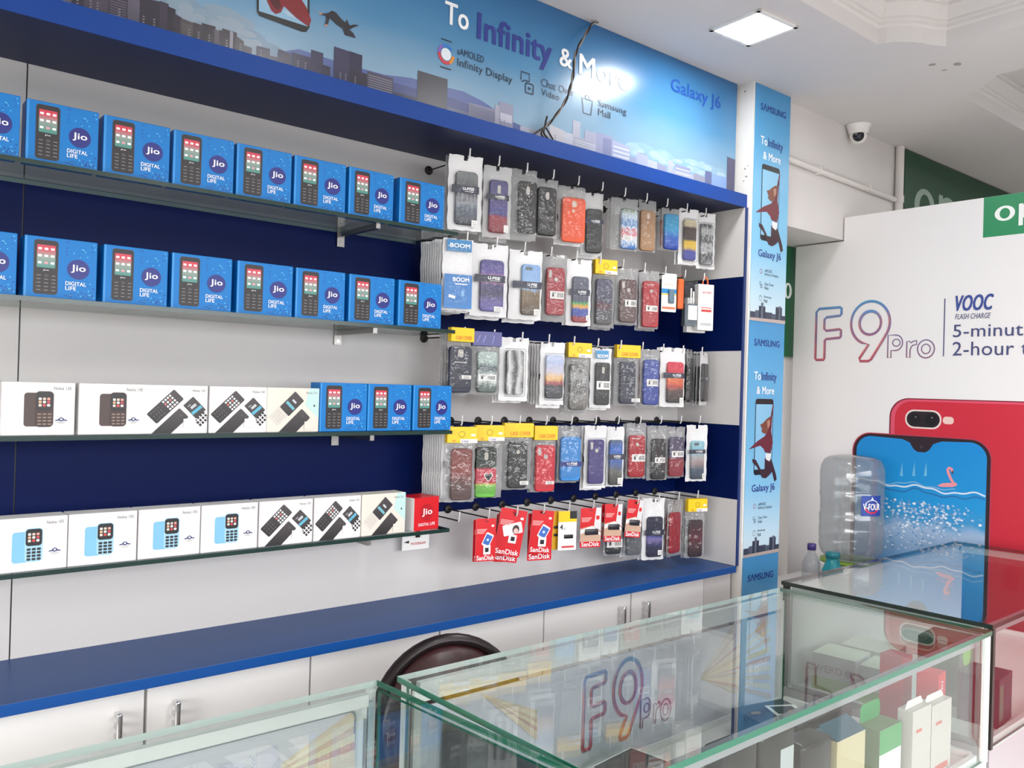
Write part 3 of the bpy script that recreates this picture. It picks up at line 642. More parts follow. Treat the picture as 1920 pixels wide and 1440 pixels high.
t = thing('conduit_pipe', 'white upright pipe at the left edge of the dark green sign', 'pipe', (1.168, -.282, 2.13))
partw(MB().tube([(1.168, -.282, 2.13), (1.168, -.282, ZC-.001)], .018, PIPE, 12), 'pipe', t); partw(MB().tube([(1.168, -.282, 2.355), (1.168, -.282, 2.385)], .021, PIPE, 12), 'coupling', t)

t = thing('dangling_cable', 'thin black and white twisted cable dangling from ceiling to ledge across the banner', 'cable', (-.96, -.26, 2.2))
cp = [(1119, 33), (1108, 46), (1096, 66), (1083, 88), (1076, 108), (1074, 130), (1070, 155), (1063, 180), (1050, 204), (1034, 225), (1020, 240)]
yy = [-.248-.03*math.sin(i/10*pi) for i in range(11)]
base = [W(a, b, y=v) for (a, b), v in zip(cp, yy)]; base[0].z = ZC+.0
# smooth resample
def cat(P, n=6):
    O = []
    for i in range(len(P)-1):
        p0, p1, p2, p3 = P[max(i-1, 0)], P[i], P[i+1], P[min(i+2, len(P)-1)]
        for k in range(n):
            s = k/n; O.append(.5*((2*p1)+(p2-p0)*s+(2*p0-5*p1+4*p2-p3)*s*s+(3*p1-p0-3*p2+p3)*s**3))
    return O+[P[-1]]
base = cat(base)
for j, mt in enumerate((M('#2a2220', .5), M('#8d857a', .5))):
    pts = [q+Vector((.0026*math.cos(i*.55+j*pi), .0026*math.sin(i*.55+j*pi)-.004, 0)) for i, q in enumerate(base)]
    partw(MB().tube(pts, .0027, mt, 6), 'strand', t, ['black strand', 'pale strand'][j])
for q4 in ([(1022, 238), (1008, 247), (996, 257)], [(1022, 238), (1020, 250), (1033, 266)], [(1022, 238), (1015, 251), (1026, 264)], [(1022, 236), (1030, 250), (1037, 262)], [(1022, 240), (1023, 230), (1026, 218)]):
    partw(MB().tube(cat([W(a, b, y=-.252-i*.003) for i, (a, b) in enumerate(q4)], 4), .003, M('#241d1b', .5), 6), 'loose_end', t)

# ================================================================ water jar, small bottles and the table they stand on
TB = MB(); TZ = .72
t = thing('side_table', 'small white table behind the glass counter, below the water jar', 'table', (.42, -.42, 0))
partw(MB().bbox(.22, .70, -.66, -.12, TZ-.025, TZ, WHITE, .004), 'table_top', t)
for x in (.25, .67):
    for y in (-.63, -.15): partw(MB().box(x-.018, x+.018, y-.018, y+.018, 0, TZ-.0255, WHITE), 'leg', t)
jx, jy = .545, -.43; jz = .842
t = thing('water_dispenser', 'low white tub with a green rim under the upturned water jar', 'dispenser', (jx, jy, TZ))
m = MB(); m.lathe([(0, .0005), (.112, .0005), (.122, .106), (.12, .11), (0, .11)], M('#dfe0dd', .35), 32, (jx, jy, TZ)); partw(m, 'tub', t)
m = MB(); m.lathe([(.075, .1105), (.1, .1105), (.112, .113), (.112, .121), (.075, .123), (.075, .1105)], M('#7fa319', .4), 32, (jx, jy, TZ)); partw(m, 'rim', t, 'green rim')
t = thing('water_jar', 'big clear upturned water jar with blue label in front of the phone advert', 'jar', (jx, jy, jz+.002))
prof = [(0, .0), (.06, .0), (.09, .006), (.108, .02), (.116, .04), (.119, .06), (.1165, .075), (.119, .085), (.119, .125), (.1165, .135), (.119, .145), (.1195, .17), (.116, .18), (.1165, .2), (.1165, .235), (.119, .245), (.1195, .26), (.1165, .268), (.119, .276), (.119, .335), (.116, .36), (.106, .383), (.09, .395), (.06, .402), (0, .404)]
JAR = glassy('jar_plastic', '#dcdfe0', 1.6, .12, .10, 1.3)
m = MB(); m.lathe(prof, JAR, 40, (jx, jy, jz+.002)); partw(m, 'jar_body', t)
dirc = math.atan2(CAM.y-jy, CAM.x-jx)
def FJ(R, c, z): return lambda u, v, w: Vector((c[0]+(R+w)*math.cos(dirc+u/R), c[1]+(R+w)*math.sin(dirc+u/R), z+v))
fj = FJ(.1195, (jx, jy), jz)
m = MB(); n = 10; LB = M('#1d3f96', .35)
for i in range(n):
    a, b = .034+.084*i/n, .034+.084*(i+1)/n; m.add([fj(a, .185, .0008), fj(b, .185, .0008), fj(b, .262, .0008), fj(a, .262, .0008)], [[0, 1, 2, 3]], LB, True)
for i in range(14):
    a0_, a1_ = math.radians(190+160*i/14), math.radians(190+160*(i+1)/14); cc = (.076, .22)
    q = [(cc[0]+r_*math.cos(a), cc[1]+r_*.85*math.sin(a)) for a, r_ in ((a0_, .031), (a1_, .031), (a1_, .024), (a0_, .024))]; m.add([fj(*p_, .0012) for p_ in q], [[0, 1, 2, 3]], M('#c8203a', .35))
    q = [(cc[0]+r_*math.cos(a+pi*.95), cc[1]+r_*.85*math.sin(a+pi*.95)) for a, r_ in ((a0_, .031), (a1_, .031), (a1_, .028), (a0_, .028))]; m.add([fj(*p_, .0012) for p_ in q], [[0, 1, 2, 3]], M('#e8ecf4', .35))
m.text('V-FOUR', .040, .208, .112, .232, M('#f4f4f6', .35), .0018, fj, .03)
m.add([fj(a, b, .0014) for a, b in [(.076, .258), (.070, .246), (.082, .246)]], [[0, 1, 2]], M('#cfdcf2', .35))
partw(m, 'label', t, 'blue label with white lettering over a red swoosh')
def bottle(px, ptop, w_, h_, body, cap, lab, capname, neck):
    q = W(px, 1060, x=.33); x, y = .33, q.y
    t = thing('water_bottle', lab, 'bottle', (x, y, TZ+.0005), group='small bottles beside the water jar')
    R = w_/2; zt = W(px, ptop, x=.33).z; h_ = zt-TZ
    m = MB(); m.lathe([(0, .0), (R*.9, .0), (R, .006), (R, h_*.45), (R*.94, h_*.47), (R, h_*.5), (R, h_*.62), (R*.8, h_*.72), (R*neck, h_*.83), (R*neck, h_*.9), (0, h_*.9)], body, 24, (x, y, TZ+.0005)); partw(m, 'bottle_body', t)
    m = MB(); m.lathe([(0, h_*.88), (R*neck*1.15, h_*.88), (R*neck*1.15, h_*.99), (R*neck, h_), (0, h_)], cap, 20, (x, y, TZ+.0005)); partw(m, 'cap', t, capname)
bottle(1521, 1019, .066, .2, glassy('bottle_plastic', '#e6e8ea', 1.45, .1, .1), M('#3b2b6b', .4), 'small clear bottle with a purple cap left of the water jar', 'purple cap', .42)
bottle(1561, 1035, .074, .18, M('#178a96', .25), M('#14727d', .3), 'small teal bottle standing just in front of the water jar', 'teal cap', .62)

# ================================================================ round-backed chair behind the glass counter
cx_, cy_, cz_ = -1.475, -.585, .725
t = thing('round_back_chair', 'dark maroon chair with round padded back between worktop and glass counter', 'chair', (cx_, cy_, 0))
LEA = noisy('maroon_leather', '#2c0b10', '#3a1016', 30, .3, .1)
RIM = M('#1a0d0e', .3)
R_ = .175; cx_, cy_, cz_ = cx_-.005, cy_, cz_; tf = Matrix.Translation((cx_, cy_, cz_)) @ Matrix.Rotation(math.radians(-12), 4, 'Z') @ Matrix.Rotation(math.radians(80), 4, 'X') @ Matrix.Scale(1.07, 4)
pr = [(0, .034), (.06, .034), (.11, .030), (.145, .02), (.16, .006), (.16, -.012), (.12, -.02), (0, -.022)]
m = MB(); m.lathe(pr, LEA, 40, (0, 0, 0), tf); partw(m, 'back_cushion', t)
m = MB(); m.lathe([(.1602+.0145*math.cos(math.radians(a))+.004, .016*math.sin(math.radians(a))) for a in range(0, 361, 30)], RIM, 44, (0, 0, 0), tf); partw(m, 'back_rim', t)
m = MB(); m.tube([(cx_, cy_+.02, cz_-.12), (cx_+.0, cy_+.06, .5), (cx_, cy_+.0, .43)], .016, CHROME, 10); partw(m, 'back_post', t)
m = MB(); m.lathe([(0, .40), (.17, .40), (.20, .415), (.20, .45), (.17, .468), (0, .472)], LEA, 36, (cx_, cy_-.0, 0)); partw(m, 'seat', t)
m = MB(); m.tube([(cx_, cy_, .06), (cx_, cy_, .3995)], .025, CHROME, 14); partw(m, 'column', t)
for k in range(5):
    a = 2*pi*k/5+.3; m = MB(); m.tube([(cx_+.026*math.cos(a), cy_+.026*math.sin(a), .075), (cx_+.2*math.cos(a), cy_+.2*math.sin(a), .055)], [.016, .011], DARK, 8); partw(m, 'base_arm', t)
    m = MB(); m.lathe([(0, -.0), (.014, .002), (.024, .015), (.024, .025), (.014, .043), (0, .045)], DARK, 12, (cx_+.2*math.cos(a), cy_+.2*math.sin(a), .0005)); partw(m, 'caster', t)
# ================================================================ boxed phones on the glass shelves
def add_flat(mb, pts, mat, w, box=None):
    if box: pts = clip(pts, *box)
    if len(pts) > 2: mb.flat(pts, mat, w)
JB = M('#0578c6', .42, 0, .35); JB_T = M('#2f8fd8', .38); JN = M('#16207c', .38); JW = M('#f4f6f8', .4); JD = M('#0a3f96', .4); JC = M('#5fc4ec', .4)
KB = M('#231f22', .4); KSC = ramp('keypad_phone_screen', [(0, '#2f8a80'), (.5, '#8d9a92'), (.72, '#b96a72'), (.8, '#cf3d50'), (1, '#c8364a')], 'Z', 'Object', .35, 0, 1, lo=.058, hi=.105)
KEY = M('#8a8686', .5)
def carton(wd, ht, dp, mat, top=None, side=None, bev=.0015):
    m = MB(); m.bbox(-wd/2, wd/2, 0, dp, 0, ht, mat, bev, 2, False); return m
def jio_proto():
    wd, ht, dp = .131, .122, .052
    t = thing('phone_box', '', 'box'); X = lambda u: -wd/2+u*wd; Y = lambda v: v*ht
    m = carton(wd, ht, dp, JB)
    m.flat(rc(X(.002), Y(.01), X(.035), Y(.99)), JB_T, .0004)
    rd = random.Random(2)
    for i in range(70):
        u = rd.uniform(.52, .97); v = rd.choice([rd.uniform(.72, .96), rd.uniform(.04, .15), rd.uniform(.04, .3)])
        if v < .33 and v > .14 and u < .86: continue
        s_ = .0011; m.flat(rotp(rc(X(u)-s_, Y(v)-s_, X(u)+s_, Y(v)+s_), (X(u), Y(v)), .6), JD if i % 3 else JC, .0004)
    m.build('carton', t)
    p = MB(); p.flat(rr(X(.125), Y(.055), X(.455), Y(.945), .006), M('#3b3639', .4), .0005); p.flat(rr(X(.133), Y(.062), X(.447), Y(.938), .006), KB, .0007)
    for r_ in range(3):
        for c_ in range(3): p.flat(rr(X(.205+.085*c_)-.0034, Y(.80-.115*r_)-.0022, X(.205+.085*c_)+.0034, Y(.80-.115*r_)+.0024, .0012, 2), JW if (r_, c_) != (2, 1) else M('#e0a0a8'), .0012)
    p.text('Jio', X(.25), Y(.435), X(.33), Y(.465), JW, .0012, FX, .02)
    for r_ in range(5):
        for c_ in range(3): p.flat(rc(X(.17+.1*c_), Y(.355-.06*r_), X(.225+.1*c_), Y(.368-.06*r_)), KEY, .001)
    p.flat(rr(X(.27), Y(.33), X(.31), Y(.395), .002, 2), M('#4a4648'), .0011)
    pp = p.build('phone_picture', t, label='printed black keypad phone')
    s_ = MB(); s_.flat(rr(X(.165), Y(.49), X(.415), Y(.865), .002), KSC, .0009); s_.build('screen', pp)
    l = MB(); l.flat(ell(X(.735), Y(.51), .0205, .0205, 28), JN, .0006); l.text('Jio', X(.735)-.0135, Y(.51)-.0075, X(.735)+.0135, Y(.51)+.0095, JW, .001, FX, .03)
    l.build('logo', t, label='round dark blue logo')
    l = MB(); l.text('DIGITAL', X(.56), Y(.235), X(.85), Y(.30), JW, .0008, FX, .03); l.text('LIFE', X(.56), Y(.155), X(.71), Y(.22), JW, .0008, FX, .03); l.build('lettering', t)
    return t
NW = M('#e9e7e6', .4); NWB = M('#e3ddd2', .38); NT = M('#6d6b70', .5)
def emblem(mb, u, v, s=.011, mat=None):
    mt = mat or M('#26336e', .5)
    mb.flat([(u-s, v-.0012), (u-s*.5, v+.0002), (u-s*.3, v+.003), (u, v+.0046), (u+s*.3, v+.003), (u+s*.5, v+.0002), (u+s, v-.0012), (u+s, v-.003), (u+s*.4, v-.0022), (u, v-.004), (u-s*.4, v-.0022), (u-s, v-.003)], mt, .0008)
    mb.flat(ell(u, v+.0005, s*.22, .002, 10), NW, .0011)
    mb.flat(rc(u-s*.8, v-.0058, u+s*.8, v-.0052), NT, .0008); mb.flat(rc(u-s*.5, v-.0082, u+s*.5, v-.0076), NT, .0008)
def nokia_base(nm, mat=NW):
    wd, ht, dp = .130, .107, .055
    t = thing('phone_box', '', 'box'); m = carton(wd, ht, dp, mat, bev=.002); 
    return t, m, wd, ht
def upright_proto(nm, body, back, keymat, kind):
    t, m, wd, ht = nokia_base(nm); m.build('carton', t)
    X = lambda u: -wd/2+u*wd; Y = lambda v: v*ht
    p = MB(); p.flat(rr(X(.30 if kind == 'brown' else .23), Y(.17), X(.52 if kind == 'brown' else .46), Y(.80 if kind == 'brown' else .74), .006), back, .0004)
    u0, u1 = (.45, .70) if kind == 'brown' else (.40, .65); v0, v1 = (.16, .83) if kind == 'brown' else (.17, .80)
    p.flat(rr(X(u0), Y(v0), X(u1), Y(v1), .008), body, .0007)
    sv0 = .50
    p.flat(rr(X(u0+.012), Y(.47), X(u1-.012), Y(v1-.015), .006), M('#17161a', .35), .001)
    for r_ in range(4):
        for c_ in range(3):
            p.flat(rr(X(u0+.03+.07*c_), Y(.385-.062*r_), X(u0+.085+.07*c_), Y(.415-.062*r_) if kind == 'brown' else Y(.43-.062*r_), .0012, 2), keymat, .0011)
    pp = p.build('phone_picture', t, label='printed '+('brown' if kind == 'brown' else 'light blue')+' keypad phone front and back')
    s = MB(); s.flat(rr(X(u0+.035), Y(.52), X(u1-.035), Y(v1-.12), .001, 2), M('#3a2326' if kind == 'brown' else '#241a1e', .35), .0013)
    ics = ['#e8d9c8', '#d04a4a', '#f0ece4', '#e4b08a', '#e6e2dc', '#c84a50', '#e9e4dd', '#d8c6b4', '#e3a090']
    for r_ in range(3):
        for c_ in range(3): s.flat(rr(X(u0+.06+.058*c_)-.0022, Y(.545+.06*r_), X(u0+.06+.058*c_)+.003, Y(.59+.06*r_), .001, 2), M(ics[(r_*3+c_) % 9], .4), .0016)
    s.build('screen', pp)
    l = MB(); l.text(nm, X(.70), Y(.86), X(.94), Y(.92), NT, .0006, FX, -.005); l.build('lettering', t)
    l = MB(); emblem(l, X(.81 if kind == 'brown' else .82), Y(.30 if kind == 'brown' else .36)); l.build('emblem', t, label='small dark blue emblem')
    return t
def slanted_proto(nm, kind):
    t, m, wd, ht = nokia_base(nm, NW if kind == 'black' else NWB)
    X = lambda u: -wd/2+u*wd; Y = lambda v: v*ht; bx = (X(.006), Y(.006), X(.994), Y(.994))
    if kind != 'black': m.flat(clip([(X(.8), Y(1)), (X(1), Y(1)), (X(1), Y(.3)), (X(.72), Y(.62))], *bx), M('#bfe0dc', .4), .0004); m.flat(ell(X(.90), Y(.60), .002, .003, 8), KB, .0006)
    m.build('carton', t)
    dk = ramp('dark_phone', [(0, '#1e1d1f'), (1, '#4a4345')], 'Z', 'Generated', .38)
    def slab(mb, u, v, w_, h_, ang, mat, wz, r=.003):
        c = (X(u), Y(v)); P = rotp(rr(c[0]-w_/2, c[1]-h_/2, c[0]+w_/2, c[1]+h_/2, r, 3), c, math.radians(ang)); add_flat(mb, P, mat, wz, bx); return c
    def marks(mb, c, ang, lst, mat, wz):
        for a, b, w_, h_ in lst:
            P = rotp(rc(c[0]+a-w_/2, c[1]+b-h_/2, c[0]+a+w_/2, c[1]+b+h_/2), c, math.radians(ang)); add_flat(mb, P, mat, wz, bx)
    A = -45
    if kind == 'black':
        p = MB(); c = slab(p, .31, .56, .030, .0775, A, dk, .0005)
        marks(p, c, A, [(-.009+.009*i, -.012-.0065*j, .004, .0012) for i in range(3) for j in range(4)], M('#77757a'), .0008)
        icn = [(-.0105+.007*i, .023-.0065*j, .0042, .0042) for i in range(4) for j in range(4)]
        marks(p, c, A, icn, JW, .0008); marks(p, c, A, icn[5:8:2], M('#dd7777'), .0010)
        p.build('phone_picture', t, label='printed black phone with white icons')
    else:
        p = MB(); c = slab(p, .36, .54, .031, .090, A, M('#d8d2c9', .4), .0005); marks(p, c, A, [(-.008+.008*i, -.018-.006*j, .005, .0012) for i in range(3) for j in range(4)], M('#b9b3ab'), .0008)
        slab(p, .465, .64, .032, .053, A, dk, .0008, .002); c2 = (X(.465), Y(.64))
        marks(p, c2, A, [(0, .008, .012, .005)], M('#c8ccd2'), .001); marks(p, c2, A, [(0, -.006, .026, .007)], M('#6fb4c4'), .001)
        p.build('phone_picture', t, label='printed sand coloured phone with dark screen')
    p = MB(); rcx, rcy, rw_ = (.256, .01, .028) if kind == 'black' else (.386, 0, .031); slab(p, rcx, rcy, rw_, .13, A, dk, .0011, .003); c = (X(rcx), Y(rcy)); marks(p, c, A, [(0, .055, .0025, .0025)], M('#6a6668'), .0014); p.build('rear_phone_picture', t, label='printed black phone back')
    if kind == 'black':
        p = MB(); slab(p, .865, .43, .031, .085, -A-1, M('#f4f2f2', .4), .0005, .003); slab(p, .78, .54, .029, .041, -A-1, dk, .0008, .002); c = (X(.78), Y(.54))
        marks(p, c, -A-4, [(0, .004, .014, .006), (-.006, .011, .008, .0015)], M('#c2c4c8'), .001); marks(p, c, -A-4, [(0, -.007, .026, .007)], M('#5fb0cc'), .001)
        c = (X(.905), Y(.30)); marks(p, c, -A-1, [(-.011+.0075*i, .008-.0075*j, .005, .0055) for i in range(4) for j in range(3)], KB, .0009)
        p.build('side_phone_picture', t, label='printed black and white phone')
    p = MB(); p.flat(rc(X(.60 if kind == 'black' else .71), Y(.13 if kind == 'black' else .06), X(.80 if kind == 'black' else .9), Y(.31 if kind == 'black' else .24)), NW if kind == 'black' else NWB, .0014)
    emblem(p, X(.70 if kind == 'black' else .805), Y(.25 if kind == 'black' else .18), .009, M('#33353f', .5)); 
    for q in p.m: pass
    # lift the emblem above the black phone
    for i in range(len(p.v)): p.v[i].y -= .0008
    p.build('emblem', t)
    l = MB(); l.text(nm, X(.74), Y(.87), X(.95), Y(.92), NT, .0006, FX, -.005); l.build('lettering', t)
    return t
PROTO = {}
def place_box(kind, px, pxr, pyb, shelf, label, group, rz=0, y=-.203):
    "front lower corners from the photograph; the box stands on its shelf"
    a = W(px, pyb, y=y); b = W(pxr, pyb, y=y); xc = (a.x+b.x)/2
    first = kind not in PROTO
    if first: PROTO[kind] = {'jio': jio_proto, 'brown': lambda: upright_proto('Nokia 130', ramp('brown_phone', [(0, '#3d2c28'), (1, '#4d3a35')]), M('#4c3b37', .4), M('#8d7a72', .5), 'brown'),
        'blue': lambda: upright_proto('Nokia 105', M('#a3d0e6', .4), M('#7fbcdd', .4), M('#26262b', .4), 'blue'),
        'slant': lambda: slanted_proto('Nokia 150', 'black'), 'sand': lambda: slanted_proto('Nokia 216', 'sand')}[kind]()
    o = PROTO[kind] if first else copy_tree(PROTO[kind])
    o.location = (xc, y, SH[shelf]+.0003); o.rotation_euler = (0, 0, rz); tag(o, label, 'box', group)
    w_ = {'jio': .131}.get(kind, .130); o.scale = ((b.x-a.x)/w_, 1, 1)
    return o
S1 = [(-104, 36), (47, 183), (192, 317), (323, 437), (442, 545), (550, 647), (652, 737), (747, 832)]
S2 = [(-108, 30), (43, 180), (192, 313), (320, 433), (443, 547), (553, 645), (653, 738), (745, 827)]
rj = random.Random(4)
for row, S, base, slope in ((0, S1, 284, .181), (1, S2, 553, .076)):
    for i, (a, b) in enumerate(S):
        c = (a+b)/2; pos = 'cut off by the picture edge' if i == 0 else ORD[i]+' from the left' if i < 7 else 'at the right end'
        place_box('jio', a, b, base+slope*c, row, 'bright blue phone box on the %s glass shelf, %s' % (['top', 'second'][row], pos), 'blue phone boxes on the %s shelf' % ['top', 'second'][row], rj.uniform(-.02, .02), -.198)
for i, (a, b) in enumerate(((598, 687), (688, 770), (773, 845))):
    place_box('jio', a, b, 808, 2, 'bright blue phone box on the third glass shelf, %s' % ['next to the sand coloured phone box', 'middle of three', 'at the right end'][i], 'blue phone boxes on the third shelf', rj.uniform(-.01, .01), -.200)
for kind, a, b, lab in (('brown', 0, 139, 'white box with a brown phone, third glass shelf, at the picture edge'), ('brown', 146, 272, 'white box with a brown phone, third glass shelf, second from left'), ('slant', 271, 388, 'white box with slanted black phones beside the brown phone boxes'), ('slant', 391, 499, 'white box with slanted black phones, third shelf, beside the cream box'), ('sand', 499, 597, 'cream box with a sand coloured slanted phone on the third glass shelf')):
    place_box(kind, a, b, 817, 2, lab, 'white phone boxes on the third shelf', rj.uniform(-.012, .012), -.205)
for kind, a, b, yb, lab in (('blue', -12, 125, 1070, 'white box with a light blue phone, lowest shelf, at the picture edge'), ('blue', 127, 255, 1054, 'white box with a light blue phone, lowest glass shelf, second from left'), ('blue', 258, 374, 1044, 'white box with a light blue phone, lowest glass shelf, third from left'), ('blue', 376, 482, 1034, 'white box with a light blue phone, lowest shelf, fourth from left'), ('slant', 485, 585, 1020, 'white box with slanted black phones, lowest shelf, left of two'), ('slant', 588, 675, 1010, 'white box with slanted black phones, lowest shelf, right of two'), ('sand', 677, 759, 1000, 'cream box with a sand coloured phone, lowest shelf, beside red box')):
    place_box(kind, a, b, yb, 3, lab, 'white phone boxes on the lowest shelf', rj.uniform(-.02, .02), -.205)
# small red box
a = W(771, 1001, y=-.20); b = W(827, 996, y=-.20)
t = thing('phone_box', 'small red box with white lettering at the right end of the lowest glass shelf', 'box', ((a.x+b.x)/2, -.198, SH[3]+.0003), .12)
wd = .088; JR = M('#d2101f', .38)
m = MB(); m.box(-wd/2, wd/2, 0, .075, 0, .088, JR, dict(l=M('#e9e6e6', .4), r=M('#e9e6e6', .4))); m.build('carton', t)
m = MB(); m.flat(ell(0, .047, .023, .023, 24), M('#b60f1c', .4), .0005); m.text('Jio', -.016, .036, .02, .058, JW, .0009, FX, .03); m.build('logo', t, label='white logo in a dark red disc')
m = MB(); m.text('DIGITAL LIFE', -.028, .011, .03, .019, JW, .0009, FX, .02); m.build('lettering', t)
# ================================================================ wire pegs and what hangs on them
HX = [-1.188+.1065*k for k in range(11)]; HZ = [2.112, 1.878, 1.612, 1.365, 1.096]
RN = ['top', 'second', 'third', 'fourth', 'lowest']
PROTO_H = None
for r_ in range(5):
    for k in range(11):
        if PROTO_H is None:
            t = PROTO_H = thing('peg_hook', '', 'hook')
            m = MB(); m.lathe([(0, 0), (.0125, 0), (.0135, .002), (.0125, .005), (.004, .006), (0, .006)], M('#23211f', .5), 16, (0, 0, 0), Matrix.Rotation(math.radians(90), 4, 'X')); m.build('mounting_disc', t)
            m = MB(); m.tube([(0, -.005, 0), (0, -.2, 0)], .0022, M('#3b3937', .4, .6), 6); m.build('rod', t)
            m = MB(); m.tube([(0, -.2, -.0015), (0, -.204, .004), (0, -.2055, .026)], .0025, M('#dcdcdc', .35, .3), 6); m.build('upturned_tip', t)
        else: t = copy_tree(PROTO_H)
        t.location = (HX[k], -.0005, HZ[r_]); pos = 'beside the shelves' if k == 0 else 'nearest the pillar' if k == 10 else ORD[k]+' from the left'
        tag(t, 'wire peg hook in the %s row of pegs, %s' % (RN[r_], pos), 'hook', 'wire peg hooks on the striped wall')

def pillow(w_, h_, th, front, back, seed, hole=True, nx=9, nz=15, amp=.0025, side=None):
    "flat plastic bag hanging from its top edge: z from 0 down to -h_"
    m = MB(); rd = random.Random(seed); ph = [rd.uniform(0, 6) for _ in range(6)]
    def off(i, j, sg):
        a = i/nx; b = j/nz; e = min(a, 1-a)*8; f_ = min(b*6, (1-b)*9); g = max(0, min(1, e))*max(0, min(1, f_))
        return th*math.sqrt(g)*(1 if sg > 0 else .2) if g > 0 else 0
    def wob(x, z): return amp*(math.sin(x*70+ph[0]+z*25)+math.sin(z*55+ph[1])*.8+math.sin((x+z)*120+ph[2])*.35)
    for sg, mt in ((1, front), (-1, back)):
        vs = []
        for j in range(nz+1):
            for i in range(nx+1):
                x = -w_/2+w_*i/nx; z = -h_*j/nz
                ex = .0012*math.sin(j*1.7+ph[3]) if i in (0, nx) else 0
                ez = .0012*math.sin(i*2.1+ph[4]) if j in (0, nz) else 0
                vs.append(Vector((x+ex, -sg*(off(i, j, sg)+.0006)+wob(x, z)*(.6 if sg > 0 else .3), z+ez)))
        q = lambda i, j: j*(nx+1)+i
        fs = []
        for j in range(nz):
            for i in range(nx):
                if hole and j == 0 and i == nx//2: continue
                f_ = [q(i, j), q(i, j+1), q(i+1, j+1), q(i+1, j)]; fs.append(f_ if sg > 0 else f_[::-1])
        m.add(vs, fs, mt, True)
    return m
ART = {}
def art(key, stops, noise=.25, ns=25, rough=.35, axis='Z'):
    if key not in ART: ART[key] = ramp('case_art_'+key, stops, axis, 'Generated', rough, noise, ns)
    return ART[key]
SOLID = lambda c, r=.35: M(c, r)
